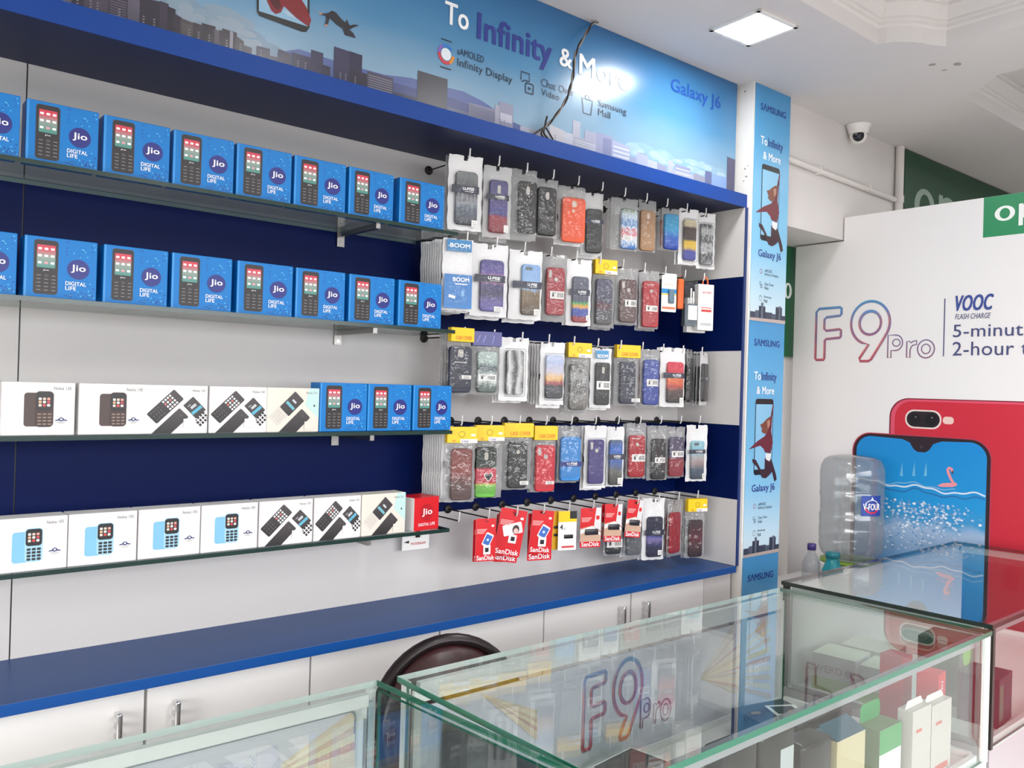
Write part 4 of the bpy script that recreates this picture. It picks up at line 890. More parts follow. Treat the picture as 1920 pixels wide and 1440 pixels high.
CA = {
 'stone': art('stone', [(0, '#23262d'), (.3, '#56606e'), (.45, '#8c8f96'), (.6, '#3c3f45'), (.8, '#54585c'), (1, '#6f7375')], .55, 6),
 'dusk': art('dusk', [(0, '#7c2231'), (.28, '#8b2c3a'), (.36, '#3d3b7e'), (.55, '#4a417c'), (1, '#35356b')], .12, 5),
 'black': SOLID('#1d1d1f', .4), 'charcoal': SOLID('#2b2b2d', .45), 'orange': SOLID('#e8572a', .4), 'gold': SOLID('#a57f5c', .4), 'red': SOLID('#9e1c2a', .35), 'brightred': SOLID('#c81e30', .3), 'crimson': SOLID('#a8101f', .3),
 'brown': SOLID('#5e4544', .35), 'navy': SOLID('#22263c', .35), 'royal': SOLID('#173a96', .3), 'purple': SOLID('#362c6e', .35), 'sky': SOLID('#2f86cf', .35), 'grey': SOLID('#5d6065', .4),
 'toy': art('toy', [(0, '#2f74c0'), (.25, '#dfe6ea'), (.4, '#c23a4c'), (.5, '#d8e2ea'), (.62, '#3f78b8'), (.8, '#cfe0ea'), (1, '#8a9a86')], .7, 9),
 'wave': art('wave', [(0, '#153a9a'), (.35, '#1b5fb8'), (.6, '#2f9fd0'), (1, '#2a94c6')], .2, 5),
 'minstripe': art('minstripe', [(0, '#3a3f8c'), (.22, '#3a3f8c'), (.3, '#c8a63c'), (.46, '#c6a43a'), (.52, '#3d3432'), (.8, '#4a3a38'), (.84, '#b9ad90'), (1, '#c9bd9c')], .12, 5),
 'engrave': art('engrave', [(0, '#8b8d90'), (.2, '#2b2c2e'), (.4, '#b4b6b8'), (.6, '#1e1f22'), (.8, '#c4c6c8'), (1, '#4a4b4e')], .9, 9),
 'nightcity': art('nightcity', [(0, '#4a4292'), (.2, '#5a4c8c'), (.35, '#2f2b4e'), (.5, '#3b3268'), (.62, '#b06f93'), (.75, '#5b4c93'), (1, '#3a357a')], .22, 9),
 'field': art('field', [(0, '#4a3c2c'), (.3, '#6a5538'), (.48, '#77664c'), (.52, '#8fb2dc'), (1, '#7fa6d8')], .3, 8),
 'blocks': art('blocks', [(0, '#8c2430'), (.12, '#8c2430'), (.14, '#32408f'), (.28, '#36499c'), (.34, '#d99a2c'), (.42, '#3e9a52'), (.48, '#45485c'), (1, '#56596c')], .16, 6),
 'butterfly': art('butterfly', [(0, '#4c4c50'), (.3, '#4a4a52'), (.42, '#5e2c38'), (.5, '#46465a'), (1, '#50506a')], .4, 7),
 'smoke': art('smoke', [(0, '#47564f'), (.15, '#5a6a64'), (.3, '#d3dad8'), (.45, '#aebdbb'), (.6, '#39454c'), (.7, '#93a6a2'), (1, '#b2c2be')], .4, 5),
 'mono': art('mono', [(0, '#161616'), (.2, '#d8d8d8'), (.4, '#5a5a5a'), (.5, '#1c1c1c'), (.75, '#c8c8c8'), (1, '#3a3a3a')], .55, 2.6, .35, 'X'),
 'sunset': art('sunset', [(0, '#2a2c34'), (.28, '#30313a'), (.36, '#9a3a40'), (.48, '#d8b070'), (.62, '#c3bccb'), (.8, '#aab6d6'), (1, '#b9c2dc')], .25, 6),
 'carved': art('carved', [(0, '#5c5950'), (.3, '#8d8b88'), (.5, '#4a4a4a'), (.7, '#a5a5a3'), (1, '#585856')], 1.0, 10),
 'flower': art('flower', [(0, '#2a2422'), (.3, '#4c3a36'), (.45, '#c24a34'), (.6, '#d8732f'), (.72, '#c5283c'), (1, '#c82a44')], .3, 8),
 'wood': art('wood', [(0, '#4b3531'), (.3, '#5b3c38'), (.6, '#84382f'), (1, '#7c3b36')], .3, 5),
 'melon': art('melon', [(0, '#5fae3c'), (.22, '#6fb544'), (.26, '#b8bf5a'), (.29, '#b4263a'), (.55, '#c22c40'), (.6, '#1c2a1c'), (1, '#14180f')], .05, 3),
 'fog': art('fog', [(0, '#33332f'), (.3, '#5c5c58'), (.5, '#3a5a9a'), (.8, '#2f62b8'), (1, '#44505c')], .3, 5),
 'teal': art('teal', [(0, '#2c3a48'), (.25, '#3c5264'), (.4, '#8d7c7e'), (.55, '#a8a0a0'), (.7, '#7fb5c4'), (1, '#8fc0cc')], .14, 7),
 'plumred': art('plumred', [(0, '#8c2836'), (.42, '#8c2836'), (.5, '#4b4560'), (1, '#4b4662')], .08, 5),
 'peak': art('peak', [(0, '#1c1c38'), (.25, '#222446'), (.34, '#3c3c6c'), (.45, '#7a6a9c'), (.5, '#4a55a0'), (.55, '#1d1c34'), (1, '#20203a')], .2, 7),
 'darkred': art('darkred', [(0, '#33282a'), (.3, '#4a2c32'), (.5, '#5a2430'), (1, '#3c3034')], .4, 6)}
BANDM = M('#151b38', .35); STK = M('#f0efec', .5); INK = M('#3a3a3e', .5)
CASEM = {}
def case_mesh(w_, h_, mat, cut, key):
    k = (round(w_, 3), round(h_, 3), mat.name, cut)
    m = MB(); d = .0085
    P = rr(-w_/2, -h_/2, w_/2, h_/2, min(w_*.17, .012), 5)
    f3 = lambda u, v, w: Vector((u, -w, v))
    Pi = rr(-w_/2+.002, -h_/2+.002, w_/2-.002, h_/2-.002, min(w_*.15, .010), 5)
    n = len(P)
    m.add([f3(a, b, 0) for a, b in P]+[f3(a, b, d-.002) for a, b in P]+[f3(a, b, d) for a, b in Pi], [[i, (i+1) % n, n+(i+1) % n, n+i] for i in range(n)]+[[n+i, n+(i+1) % n, 2*n+(i+1) % n, 2*n+i] for i in range(n)], mat, True)
    m.add([f3(a, b, d) for a, b in Pi], [list(range(n))], mat); m.add([f3(a, b, 0) for a, b in P], [list(range(n))[::-1]], mat)
    return m, d
def cutout(w_, h_, d, kind):
    c = MB(); lt = M('#b9b4ae', .4)
    if kind == 'pill': c.flat(rr(-w_*.09, h_*.24, w_*.09, h_*.40, w_*.085, 5), lt, d+.0004)
    elif kind == 'lpill': c.flat(rr(-w_*.40, h_*.28, -w_*.24, h_*.44, w_*.07, 5), lt, d+.0004); c.flat(ell(0, h_*.25, w_*.11, w_*.11, 14), lt, d+.0004)
    elif kind == 'dot': c.flat(ell(0, h_*.28, w_*.10, w_*.10, 14), lt, d+.0004); c.flat(rc(-w_*.25, h_*.41, w_*.1, h_*.43), lt, d+.0004)
    elif kind == 'wide': c.flat(rr(-w_*.34, h_*.38, w_*.05, h_*.45, h_*.03, 4), M('#5c6a70', .3), d+.0004)
    elif kind == 'square': c.flat(rr(-w_*.14, h_*.27, w_*.1, h_*.43, .003, 3), lt, d+.0004); c.flat(rc(-w_*.28, h_*.14, w_*.26, h_*.165), lt, d+.0004)
    elif kind == 'dual': c.flat(ell(.0, h_*.34, w_*.1, w_*.1, 12), M('#d8c8b8', .4), d+.0004); c.flat(ell(-w_*.03, h_*.20, w_*.07, w_*.07, 12), M('#d8b8a0', .4), d+.0004); c.flat(rr(-w_*.1, h_*.28, w_*.1, h_*.43, w_*.09, 4), M('#d3b49c', .4), d+.0003)
    return c
def barcode(mb, x0, z0, x1, z1, w):
    mb.flat(rc(x0, z0, x1, z1), STK, w)
    n = 9; xa = x0+(x1-x0)*.52; 
    for i in range(n): mb.flat(rc(xa+(x1-xa)*.9*i/n, z0+(z1-z0)*.2, xa+(x1-xa)*.9*(i+.5)/n, z1-(z1-z0)*.2), INK, w+.0003)
    mb.flat(rc(x0+(x1-x0)*.15, z0+(z1-z0)*.25, x0+(x1-x0)*.28, z1-(z1-z0)*.3), INK, w+.0003); mb.flat(rc(x0+(x1-x0)*.1, z0+(z1-z0)*.75, x0+(x1-x0)*.4, z0+(z1-z0)*.82), INK, w+.0003)
TH = math.radians(17)
CNT = [0]
def packet(r_, k, l, r, tp, bt_, style, ca, cut, label, ch=None, band=None, stick=None, rz=None, y=-.192, behind=0, bart='black', bstyle='w'):
    """hanging pack; l, r, tp, bt_ = its outline in the photograph, ch = (left, right, top, bottom) of the case as fractions"""
    CNT[0] += 1; seed = CNT[0]; rd = random.Random(seed)
    th = TH if rz is None else rz
    cx = (l+r)/2; T = W(cx, tp, y=y); Bm = W(cx, bt_, y=y); dep = (T-CAM).dot(fw)
    w_ = (r-l)*dep/F_PX/math.cos(YAW-th); h_ = T.z-Bm.z
    t = thing('case_packet', label, 'phone case packet', (T.x, y, T.z), -th, 'packets hanging in the %s row' % RN[r_])
    fr_, bk = {'white': (FILM, WHITEBAG), 'frost': (FILM, FROST), 'clear': (FILM_CRINKLE, GREYBAG), 'frame': (FILM, WHITEBAG), 'yellow': (FILM_CRINKLE, GREYBAG), 'none': (None, None), 'navyhead': (FILM_CRINKLE, GREYBAG), 'boom': (FILM, WHITEBAG)}[style]
    a0, a1, b0, b1 = ch or {'white': (.2, .85, .22, .93), 'frost': (.2, .85, .2, .93), 'clear': (.14, .88, .16, .96), 'frame': (.2, .83, .2, .88), 'yellow': (.14, .86, .27, .95), 'navyhead': (.2, .85, .3, .95), 'boom': (.1, .9, .4, .96)}[style]
    if style != 'none':
        m = pillow(w_, h_, .0125, fr_, bk, seed, True, 9, 15, .0022 if style in ('clear', 'yellow') else .001)
        if style == 'white':   # welded white border round the window
            pass
        m.build('pouch', t)
    cw = w_*(a1-a0); chh = h_*(b1-b0); cxx = w_*((a0+a1)/2-.5); czz = -h_*(b0+b1)/2
    d = .0085; cy = 0
    if ca:
        m, d = case_mesh(cw, chh, CA[ca], cut, ''); c = m.build('phone_case', t, (cxx, cy, czz))
        if cut: cutout(cw, chh, d, cut).build('camera_cutout', c)
        if style == 'frame':
            f_ = MB(); f_.ribbon(rr(cxx-cw/2-.004, czz-chh/2-.004, cxx+cw/2+.004, czz+chh/2+.004, .006, 4), .0012, M('#3a3a3c', .4), .0090); 
            f_.build('window_outline', t)
    if band:
        bm = MB(); zb = -h_*band[0]; hb = h_*band[1]*.5; col = band[2] if len(band) > 2 else BANDM
        x0 = -w_*.42; x1 = cxx+cw/2+.003
        bm.flat(rc(x0, zb-hb, x1, zb+hb), col, .0096); bm.text('U-PISE', cxx-cw*.20, zb-hb*.25, cxx+cw*.32, zb+hb*.6, JW, .0102, FX, .05); bm.flat(rc(cxx-cw*.1, zb-hb*.6, cxx+cw*.3, zb-hb*.48), JW, .0100)
        bm.build('brand_band', t, label='dark band with white lettering')
    if stick:
        s_ = MB(); x0, x1, z0, z1 = stick; ang = 0
        if x1-x0 > .45: barcode(s_, w_*(x0-.5), -h_*z1, w_*(x1-.5), -h_*z0, .0094)
        else:
            s_.flat(rc(w_*(x0-.5), -h_*z1, w_*(x1-.5), -h_*z0), STK, .0096)
            for q in (.3, .55, .8): s_.flat(rc(w_*(x0-.5)+w_*(x1-x0)*.15, -h_*(z0+(z1-z0)*q)-.0006, w_*(x1-.5)-w_*(x1-x0)*.2, -h_*(z0+(z1-z0)*q)+.0002), INK, .0099)
        s_.build('sticker', t, label='white barcode sticker' if x1-x0 > .45 else 'small white price sticker')
    if style in ('yellow', 'navyhead'):
        hh = h_*.2 if style == 'yellow' else h_*.22
        hc = MB(); hc.bbox(-w_*.49, w_*.49, -.0165, .0048, -hh, .003, YELLOW if style == 'yellow' else M('#221f78', .25), .0008, 1, False)
        if style == 'yellow':
            if ca in ('black', 'brightred', 'navy') : hc.text('CASE COVER', -w_*.3, -hh*.85, w_*.38, -hh*.55, M('#d87a18', .4), .0169, FX, .03)
            else:
                hc.flat(rc(-w_*.06, -hh, w_*.49, -hh*.74), PAPER, .0168); hc.text('Case', -w_*.02, -hh*.95, w_*.2, -hh*.78, M('#6a3a8c', .4), .0171, FX, .02, .2)
                hc.ribbon(ell(-w_*.02, -hh*.42, w_*.10, hh*.2, 12), .0012, M('#6b4a14', .4), .0169); hc.flat(ell(-w_*.27, -hh*.86, w_*.07, hh*.08, 10), M('#d89c1c', .4), .0169); hc.flat(rc(w_*.28, -hh*.55, w_*.42, -hh*.4), PAPER, .0169)
        else:
            for q in (-.3, -.1, .2): hc.flat(rotp(rc(w_*q-.001, -hh*.8, w_*q+.001, -hh*.2), (w_*q, -hh*.5), .6*q-.3), M('#8a8cd8', .3), .0169)
        hc.build('header_card', t, label=('yellow' if style == 'yellow' else 'navy blue')+' folded header card')
    if style == 'boom':
        bm = MB(); bm.flat(rc(-w_*.4, -h_*.18, w_*.42, -h_*.02), M('#2f7fb8', .35), .0092); bm.text('BOOM', -w_*.3, -h_*.13, w_*.36, -h_*.07, JW, .0098, FX, .05)
        bm.build('top_insert', t, label='blue printed top strip'); bm = MB(); bm.flat(rc(-w_*.46, -h_*.97, w_*.46, -h_*.5), M('#2b78c0', .35), .0096); bm.text('BOOM', -w_*.18, -h_*.60, w_*.36, -h_*.54, JW, .0102, FX, .05); bm.flat(rc(-w_*.1, -h_*.64, w_*.3, -h_*.625), JW, .0102); bm.flat(rotp(rc(-w_*.3, -h_*.83, -w_*.08, -h_*.79), (-w_*.2, -h_*.8), -.25), STK, .0102); bm.flat(ell(w_*.15, -h_*.76, w_*.05, h_*.05, 10), M('#7fb6e0', .35), .0102)
        bm.build('printed_insert', t, label='blue printed insert')
    if behind:
        for q in range(behind):
            spare(r_, k, T.x, y+.0155+(.0126 if behind < 6 else .0116)*q, T.z-rd.uniform(0, .006), min(w_, .106), h_*rd.uniform(.95, 1.03), bstyle, bart if isinstance(bart, str) else bart[q % len(bart)], label, th)
    return t
SP = {}
def spare(r_, k, x, y, z, w_, h_, style, ca, front, th):
    key = (style, ca)
    if key not in SP:
        t = thing('case_packet', '', 'packet'); fr_, bk = {'w': (FILM, WHITEBAG), 'c': (FILM_CRINKLE, GREYBAG)}[style]
        pillow(.104, .225, .0072, fr_, bk, len(SP)+50, True, 7, 11, .0012).build('pouch', t)
        m, d = case_mesh(.07, .15, CA[ca], None, ''); c = m.build('phone_case', t, (0, .0005, -.135)); c.scale = (1, .62, 1)
        if style == 'w': MB().flat(rc(-.046, -.125, .036, -.105), BANDM, .0068).build('brand_band', t, label='dark band')
        SP[key] = t
    else: t = copy_tree(SP[key])
    t.location = (x, y, z); t.rotation_euler = (0, 0, -th); t.scale = (w_/.104, 1, h_/.225)
    tag(t, 'packet behind the '+front.split(',')[0], 'phone case packet', 'spare packets behind the front ones, %s row peg %d' % (RN[r_], k+1))
# row 1
packet(0, 0, 843, 905, 292, 433, 'white', 'stone', None, 'white pouch with a grey stone patterned case, top row, beside the blue boxes', band=(.46, .10), stick=(.68, .86, .86, .95), behind=1, bart='gold', bstyle='c')
packet(0, 1, 908, 960, 312, 447, 'frost', 'dusk', 'pill', 'frosted pouch with a purple and dark red case, top row, second peg', band=(.44, .08), stick=(.72, .88, .82, .92), behind=1, bart='red', bstyle='c')
packet(0, 2, 957, 1008, 318, 451, 'clear', 'charcoal', 'pill', 'clear packet with a plain black case on yellow backing, top row, third peg', ch=(.3, .97, .17, .9), behind=1, bart='black', bstyle='c')
packet(0, 3, 1003, 1047, 336, 446, 'clear', 'black', 'pill', 'clear packet with a black case, top row, just left of the orange case', ch=(.1, .92, .15, .97), behind=1, bart='black', bstyle='c')
packet(0, 4, 1047, 1099, 350, 457, 'clear', 'orange', 'dual', 'clear packet with a bright orange case, top row', ch=(.12, .98, .2, .98), behind=1, bart='black', bstyle='w')
packet(0, 5, 1091, 1132, 362, 480, 'frost', 'black', None, 'frosted pouch with a dark case, top row, just right of the orange case', ch=(.2, .95, .26, .96), band=(.46, .07), behind=1, bart='black', bstyle='w', rz=.42)
packet(0, 6, 1145, 1198, 372, 470, 'clear', 'toy', None, 'clear packet with a white, blue and red patterned case, top row', ch=(.36, .96, .2, .97), stick=(.42, .78, .72, .8), behind=1, bart='black', bstyle='c')
packet(0, 7, 1197, 1232, 376, 473, 'clear', 'gold', 'dual', 'clear packet with a plain tan case, top row', ch=(.06, .92, .2, .98), behind=0)
packet(0, 8, 1240, 1275, 391, 470, 'clear', 'wave', None, 'clear packet with a bright blue shaded case, top row', ch=(.12, .95, .14, .98), behind=1, bart='orange', bstyle='c')
packet(0, 9, 1272, 1312, 392, 497, 'frame', 'minstripe', None, 'white framed pouch with a brown, yellow and blue case, top row', ch=(.22, .86, .2, .92), behind=1, bart='black', bstyle='w')
packet(0, 10, 1306, 1344, 400, 505, 'frame', 'engrave', None, 'white framed pouch with a black and silver engraved case, top row nearest the pillar', ch=(.16, .84, .2, .93), behind=0)
# row 2
packet(1, 0, 832, 887, 448, 583, 'boom', None, None, 'white and blue printed packet at the front of the long stack, second row', behind=9, bart='black', bstyle='w')
packet(1, 1, 885, 953, 458, 594, 'white', 'nightcity', None, 'white pouch with a purple night city case, second row', ch=(.24, .88, .22, .93), band=(.48, .1), stick=(.62, .86, .86, .93), behind=2, bart='black', bstyle='w')
packet(1, 2, 956, 1018, 470, 600, 'white', 'field', 'wide', 'white pouch with a pale blue and brown case, second row', ch=(.36, .92, .2, .93), band=(.5, .1), stick=(.74, .9, .84, .93), behind=2, bart='black', bstyle='w')
packet(1, 3, 1018, 1064, 477, 604, 'clear', 'red', 'lpill', 'crinkled clear packet with a red case and barcode, second row, left of the white pouches', ch=(.14, .9, .2, .9), stick=(.28, .86, .55, .66), behind=2, bart='black', bstyle='c')
packet(1, 4, 1063, 1111, 487, 611, 'white', 'blocks', None, 'white pouch with a case in blue, orange and red blocks, second row', ch=(.22, .86, .26, .95), band=(.5, .09), stick=(.76, .9, .84, .92), behind=1, bart='black', bstyle='w')
packet(1, 5, 1111, 1155, 490, 615, 'yellow', 'butterfly', None, 'yellow topped packet with a grey case marked dark red, second row', behind=1, bart='black', bstyle='c')
packet(1, 6, 1153, 1198, 503, 609, 'clear', 'brown', 'lpill', 'crinkled clear packet with a brown case and barcode, second row', ch=(.18, .92, .2, .96), stick=(.4, .9, .56, .68), behind=1, bart='black', bstyle='c')
packet(1, 7, 1198, 1238, 508, 617, 'clear', 'crimson', 'dot', 'crinkled clear packet with a deep red case and barcode, second row', ch=(.14, .96, .18, .97), stick=(.3, .88, .6, .7), behind=1, bart='red', bstyle='c')
# charger cards and boxes at the end of row 2
def card(r_, k, l, r, tp, bt_, name, label, cat, rz=None, y=-.192, tilt=0, th_=.0012, group=None):
    th = TH if rz is None else rz; cx = (l+r)/2; T = W(cx, tp, y=y); Bm = W(cx, bt_, y=y); dep = (T-CAM).dot(fw)
    w_ = (r-l)*dep/F_PX/math.cos(YAW-th); h_ = T.z-Bm.z
    t = thing(name, label, cat, (T.x, y, T.z), -th, group); t.rotation_euler = (0, tilt, -th)
    return t, w_, h_
t, w_, h_ = card(1, 8, 1240, 1270, 513, 585, 'adapter_card', 'white hanging card with a blue stripe and grey adapter, second row', 'adapter card')
m = MB(); m.prism(holed_rect := rr(-w_/2, -h_, w_/2, 0, .003, 3), 0, .0012, PAPER); m.flat(rc(-w_/2, -h_*.52, w_/2, -h_*.40), M('#1f86c8', .4), .0016); m.flat(rc(-w_/2, -h_*.56, w_/2, -h_*.53), YELLOW, .0016); m.flat(rc(-w_*.44, -h_*.93, w_*.44, -h_*.87), M('#d87a5a', .4), .0016); m.flat(rc(-w_*.42, -h_*.3, w_*.3, -h_*.29), M('#d8a040', .4), .0016); m.build('card', t)
m = MB(); m.bbox(-w_*.06, w_*.3, -.010, -.0013, -h_*.78, -h_*.42, M('#5f7788', .35), .003); m.build('adapter', t)
t, w_, h_ = card(1, 9, 1281, 1307, 528, 612, 'earphone_box', 'clear box with a dark base and white label, second row', 'box', y=-.185)
m = MB(); m.box(-w_/2, w_/2, -.012, .012, -h_, 0, FILM); m.build('clear_shell', t); m = MB(); m.box(-w_/2+.002, w_/2-.002, -.010, .010, -h_+.001, -h_*.5, M('#55606a', .4)); m.build('inner_tray', t)
m = MB(); m.flat(rc(-w_*.25, -h_*.86, w_*.46, -h_*.54), STK, .0125); m.build('sticker', t, label='white label'); m = MB(); m.tube([(w_*.05, -.004, -h_*.49), (w_*.05, -.004, -h_*.15)], .003, PAPER, 8); m.tube([(w_*.25, -.004, -h_*.49), (w_*.25, -.004, -h_*.22)], .003, PAPER, 8); m.build('earphone_stem', t)
t, w_, h_ = card(1, 9, 1268, 1284, 523, 580, 'orange_cable_pack', 'upright orange pack between the white adapter card and clear box', 'cable pack', y=-.172)
m = MB(); m.bbox(-w_*.4, w_*.4, -.006, .006, -h_, 0, M('#e0682a', .4), .005, 3); m.build('sleeve', t)
m = MB(); m.tube([(-.004, 0, -.001), (-.004, 0, .008), (.0, 0, .012), (.004, 0, .008), (.004, 0, -.001)], .0015, M('#b6432a', .4), 6); m.build('hang_loop', t)
t, w_, h_ = card(1, 10, 1305, 1337, 534, 620, 'cable_box', 'white box with an orange cable loop on top, second row nearest the pillar', 'box')
m = MB(); m.bbox(-w_/2, w_/2, -.012, .012, -h_, 0, PAPER, .001, 1, False); m.build('carton', t)
m = MB(); m.text('airtel', -w_*.25, -h_*.20, w_*.3, -h_*.14, M('#c8404a', .4), .0126, FX, .02); m.flat(rc(-w_*.35, -h_*.52, w_*.36, -h_*.50), M('#d86a5a', .4), .0126); m.flat(rr(-w_*.3, -h_*.6, w_*.36, -h_*.55, .002, 3), M('#c83a3a', .4), .0126); m.flat(rc(-w_*.35, -h_*.86, w_*.36, -h_*.85), INK, .0126); m.flat(rc(-w_*.35, -h_*.89, w_*.36, -h_*.88), INK, .0126); m.build('printing', t)
m = MB(); m.tube([(.018*math.cos(math.radians(a))*.6, -.004, .004+.022*math.sin(math.radians(a))) for a in range(-10, 191, 20)], .003, M('#e2662a', .4), 8); m.build('hang_loop', t, label='orange cable loop')
t, w_, h_ = card(1, 10, 1284, 1322, 560, 624, 'cable_box', 'white box half hidden behind the one with the orange cable loop', 'box', y=-.150)
m = MB(); m.bbox(-w_/2, w_/2, -.012, .012, -h_, 0, PAPER, .001, 1, False); m.build('carton', t)
# row 3
packet(2, 0, 842, 884, 617, 737, 'yellow', 'navy', 'square', 'yellow topped packet with a plain navy case, third row, beside the shelves', ch=(.02, .98, .27, .99), stick=(.55, .95, .72, .78), behind=3, bart=['crimson', 'black', 'brown'], bstyle='c', rz=.1)
packet(2, 1, 883, 938, 624, 739, 'navyhead', 'smoke', None, 'navy topped clear packet with a pale grey green picture case, third row', ch=(.24, .9, .3, .97), stick=(.26, .86, .68, .78), behind=1, bart='black', bstyle='c')
packet(2, 2, 938, 992, 633, 752, 'frame', 'mono', None, 'white framed pouch with a black and white picture case, third row', ch=(.2, .82, .2, .9), behind=2, bart='black', bstyle='w')
packet(2, 3, 1014, 1060, 642, 759, 'frame', 'sunset', None, 'white framed pouch with a pale sky and sunset case, third row', ch=(.2, .92, .2, .9), behind=4, bart='black', bstyle='w')
packet(2, 4, 1061, 1107, 645, 772, 'yellow', 'carved', None, 'yellow topped packet with a grey carved relief case, third row', ch=(.16, .88, .3, .97), behind=2, bart='brown', bstyle='c')
t = packet(2, 5, 1107, 1148, 653, 765, 'white', 'charcoal', 'pill', 'white pouch with a black case and blue top label, third row', ch=(.22, .9, .24, .95), stick=(.26, .9, .55, .69), behind=1, bart='black', bstyle='w')
def toplabel(t, txt):
    m = MB(); ws = .06; m.flat(rc(-.024, -.034, .022, -.008), M('#3d8cc0', .35), .0100); m.text(txt, -.018, -.031, .019, -.020, JW, .0106, FX, .05); m.build('top_label', t, label='blue top label')
toplabel(t, 'BOOM')
packet(2, 6, 1151, 1199, 649, 760, 'yellow', 'navy', None, 'yellow topped packet with a dark navy case, third row, left of the royal blue case', ch=(.22, .86, .26, .97), stick=(.7, 1.05, .88, .94), behind=2, bart=['brown', 'black'], bstyle='c')
packet(2, 7, 1200, 1238, 655, 763, 'clear', 'royal', None, 'clear packet with a royal blue case and barcode, third row', ch=(.14, .96, .18, .96), stick=(.3, .9, .52, .64), behind=1, bart='red', bstyle='c')
packet(2, 8, 1237, 1287, 652, 763, 'white', 'flower', None, 'white pouch with a red and brown floral case, third row', ch=(.26, .92, .24, .93), band=(.47, .09), stick=(.76, .92, .84, .93), behind=1, bart='black', bstyle='w')
packet(2, 9, 1285, 1302, 655, 758, 'clear', 'black', None, 'narrow clear packet turned nearly edge on, third row, second from the pillar', rz=-.35, behind=1, bart='black', bstyle='c')
packet(2, 10, 1309, 1332, 660, 760, 'white', 'black', None, 'white pouch turned nearly edge on, third row nearest the pillar', rz=-.35, band=(.5, .07), behind=3, bart='black', bstyle='w')
# row 4
packet(3, 0, 836, 892, 802, 941, 'yellow', 'wood', None, 'yellow topped packet with a brown wood coloured case, fourth row, beside the shelves', ch=(.2, .88, .28, .97), behind=9, bart='grey', bstyle='w')
t = packet(3, 1, 889, 943, 799, 933, 'yellow', 'melon', 'pill', 'yellow topped packet with a watermelon patterned case, fourth row', ch=(.06, .78, .29, .99), behind=1, bart='black', bstyle='c')
c = [o for o in t.children if o.name.startswith('phone_case')][0]
hb = MB(); hp = [(.0, -.016), (-.012, -.002), (-.014, .006), (-.009, .011), (-.003, .009), (0, .004), (.003, .009), (.009, .011), (.014, .006), (.012, -.002)]
hb.flat([(a+.008, b-.012) for a, b in hp], M('#e8e0dc', .4), .0089); hb.flat([(a*.8+.008, b*.8-.012) for a, b in hp], M('#1a1a18', .4), .0092); hb.build('heart_print', c)
packet(3, 2, 942, 998, 795, 917, 'yellow', 'black', 'dot', 'yellow topped packet with a black case, fourth row, left of the red case', ch=(.2, .84, .27, .98), stick=(.6, .88, .87, .93), behind=1, bart='black', bstyle='c')
packet(3, 3, 998, 1043, 800, 922, 'yellow', 'brightred', 'lpill', 'yellow topped packet with a bright red case, fourth row', ch=(.14, .96, .28, .99), stick=(.56, .92, .83, .88), behind=1, bart='black', bstyle='c')
packet(3, 4, 1046, 1090, 798, 903, 'clear', 'sky', None, 'clear packet with a plain light blue case and dark band, fourth row', ch=(.1, .98, .2, .98), band=(.68, .09, M('#1b2f7c', .35)), behind=1, bart='brown', bstyle='c')
packet(3, 5, 1096, 1139, 798, 915, 'frame', 'purple', 'lpill', 'white framed pouch with a plain purple case, fourth row', ch=(.16, .86, .22, .93), behind=1, bart='red', bstyle='w')
packet(3, 6, 1138, 1172, 800, 912, 'white', 'fog', None, 'white pouch with a blue and grey misty case, fourth row', ch=(.12, .86, .22, .97), band=(.5, .09), stick=(.6, .88, .85, .95), behind=1, bart='black', bstyle='w')
packet(3, 7, 1174, 1213, 793, 897, 'clear', 'crimson', 'dot', 'clear packet with a glossy red case and barcode, fourth row', ch=(.1, .92, .22, .97), stick=(.24, .92, .56, .69), behind=1, bart='black', bstyle='c')
packet(3, 8, 1213, 1253, 798, 900, 'clear', 'black', None, 'crinkled clear packet with a black case and barcode, fourth row', ch=(.2, .9, .24, .98), stick=(.34, .86, .58, .68), behind=1, bart='black', bstyle='c')
packet(3, 9, 1250, 1286, 800, 894, 'clear', 'plumred', None, 'clear packet with a half plum, half red case and barcode, fourth row', ch=(.08, .92, .2, .98), stick=(.2, .88, .48, .6), behind=1, bart='black', bstyle='c')
packet(3, 10, 1286, 1329, 797, 902, 'white', 'teal', 'wide', 'white pouch with a teal and pink dusk case, fourth row nearest the pillar', ch=(.2, .82, .28, .96), band=(.47, .07), stick=(.72, .86, .86, .94), behind=0)
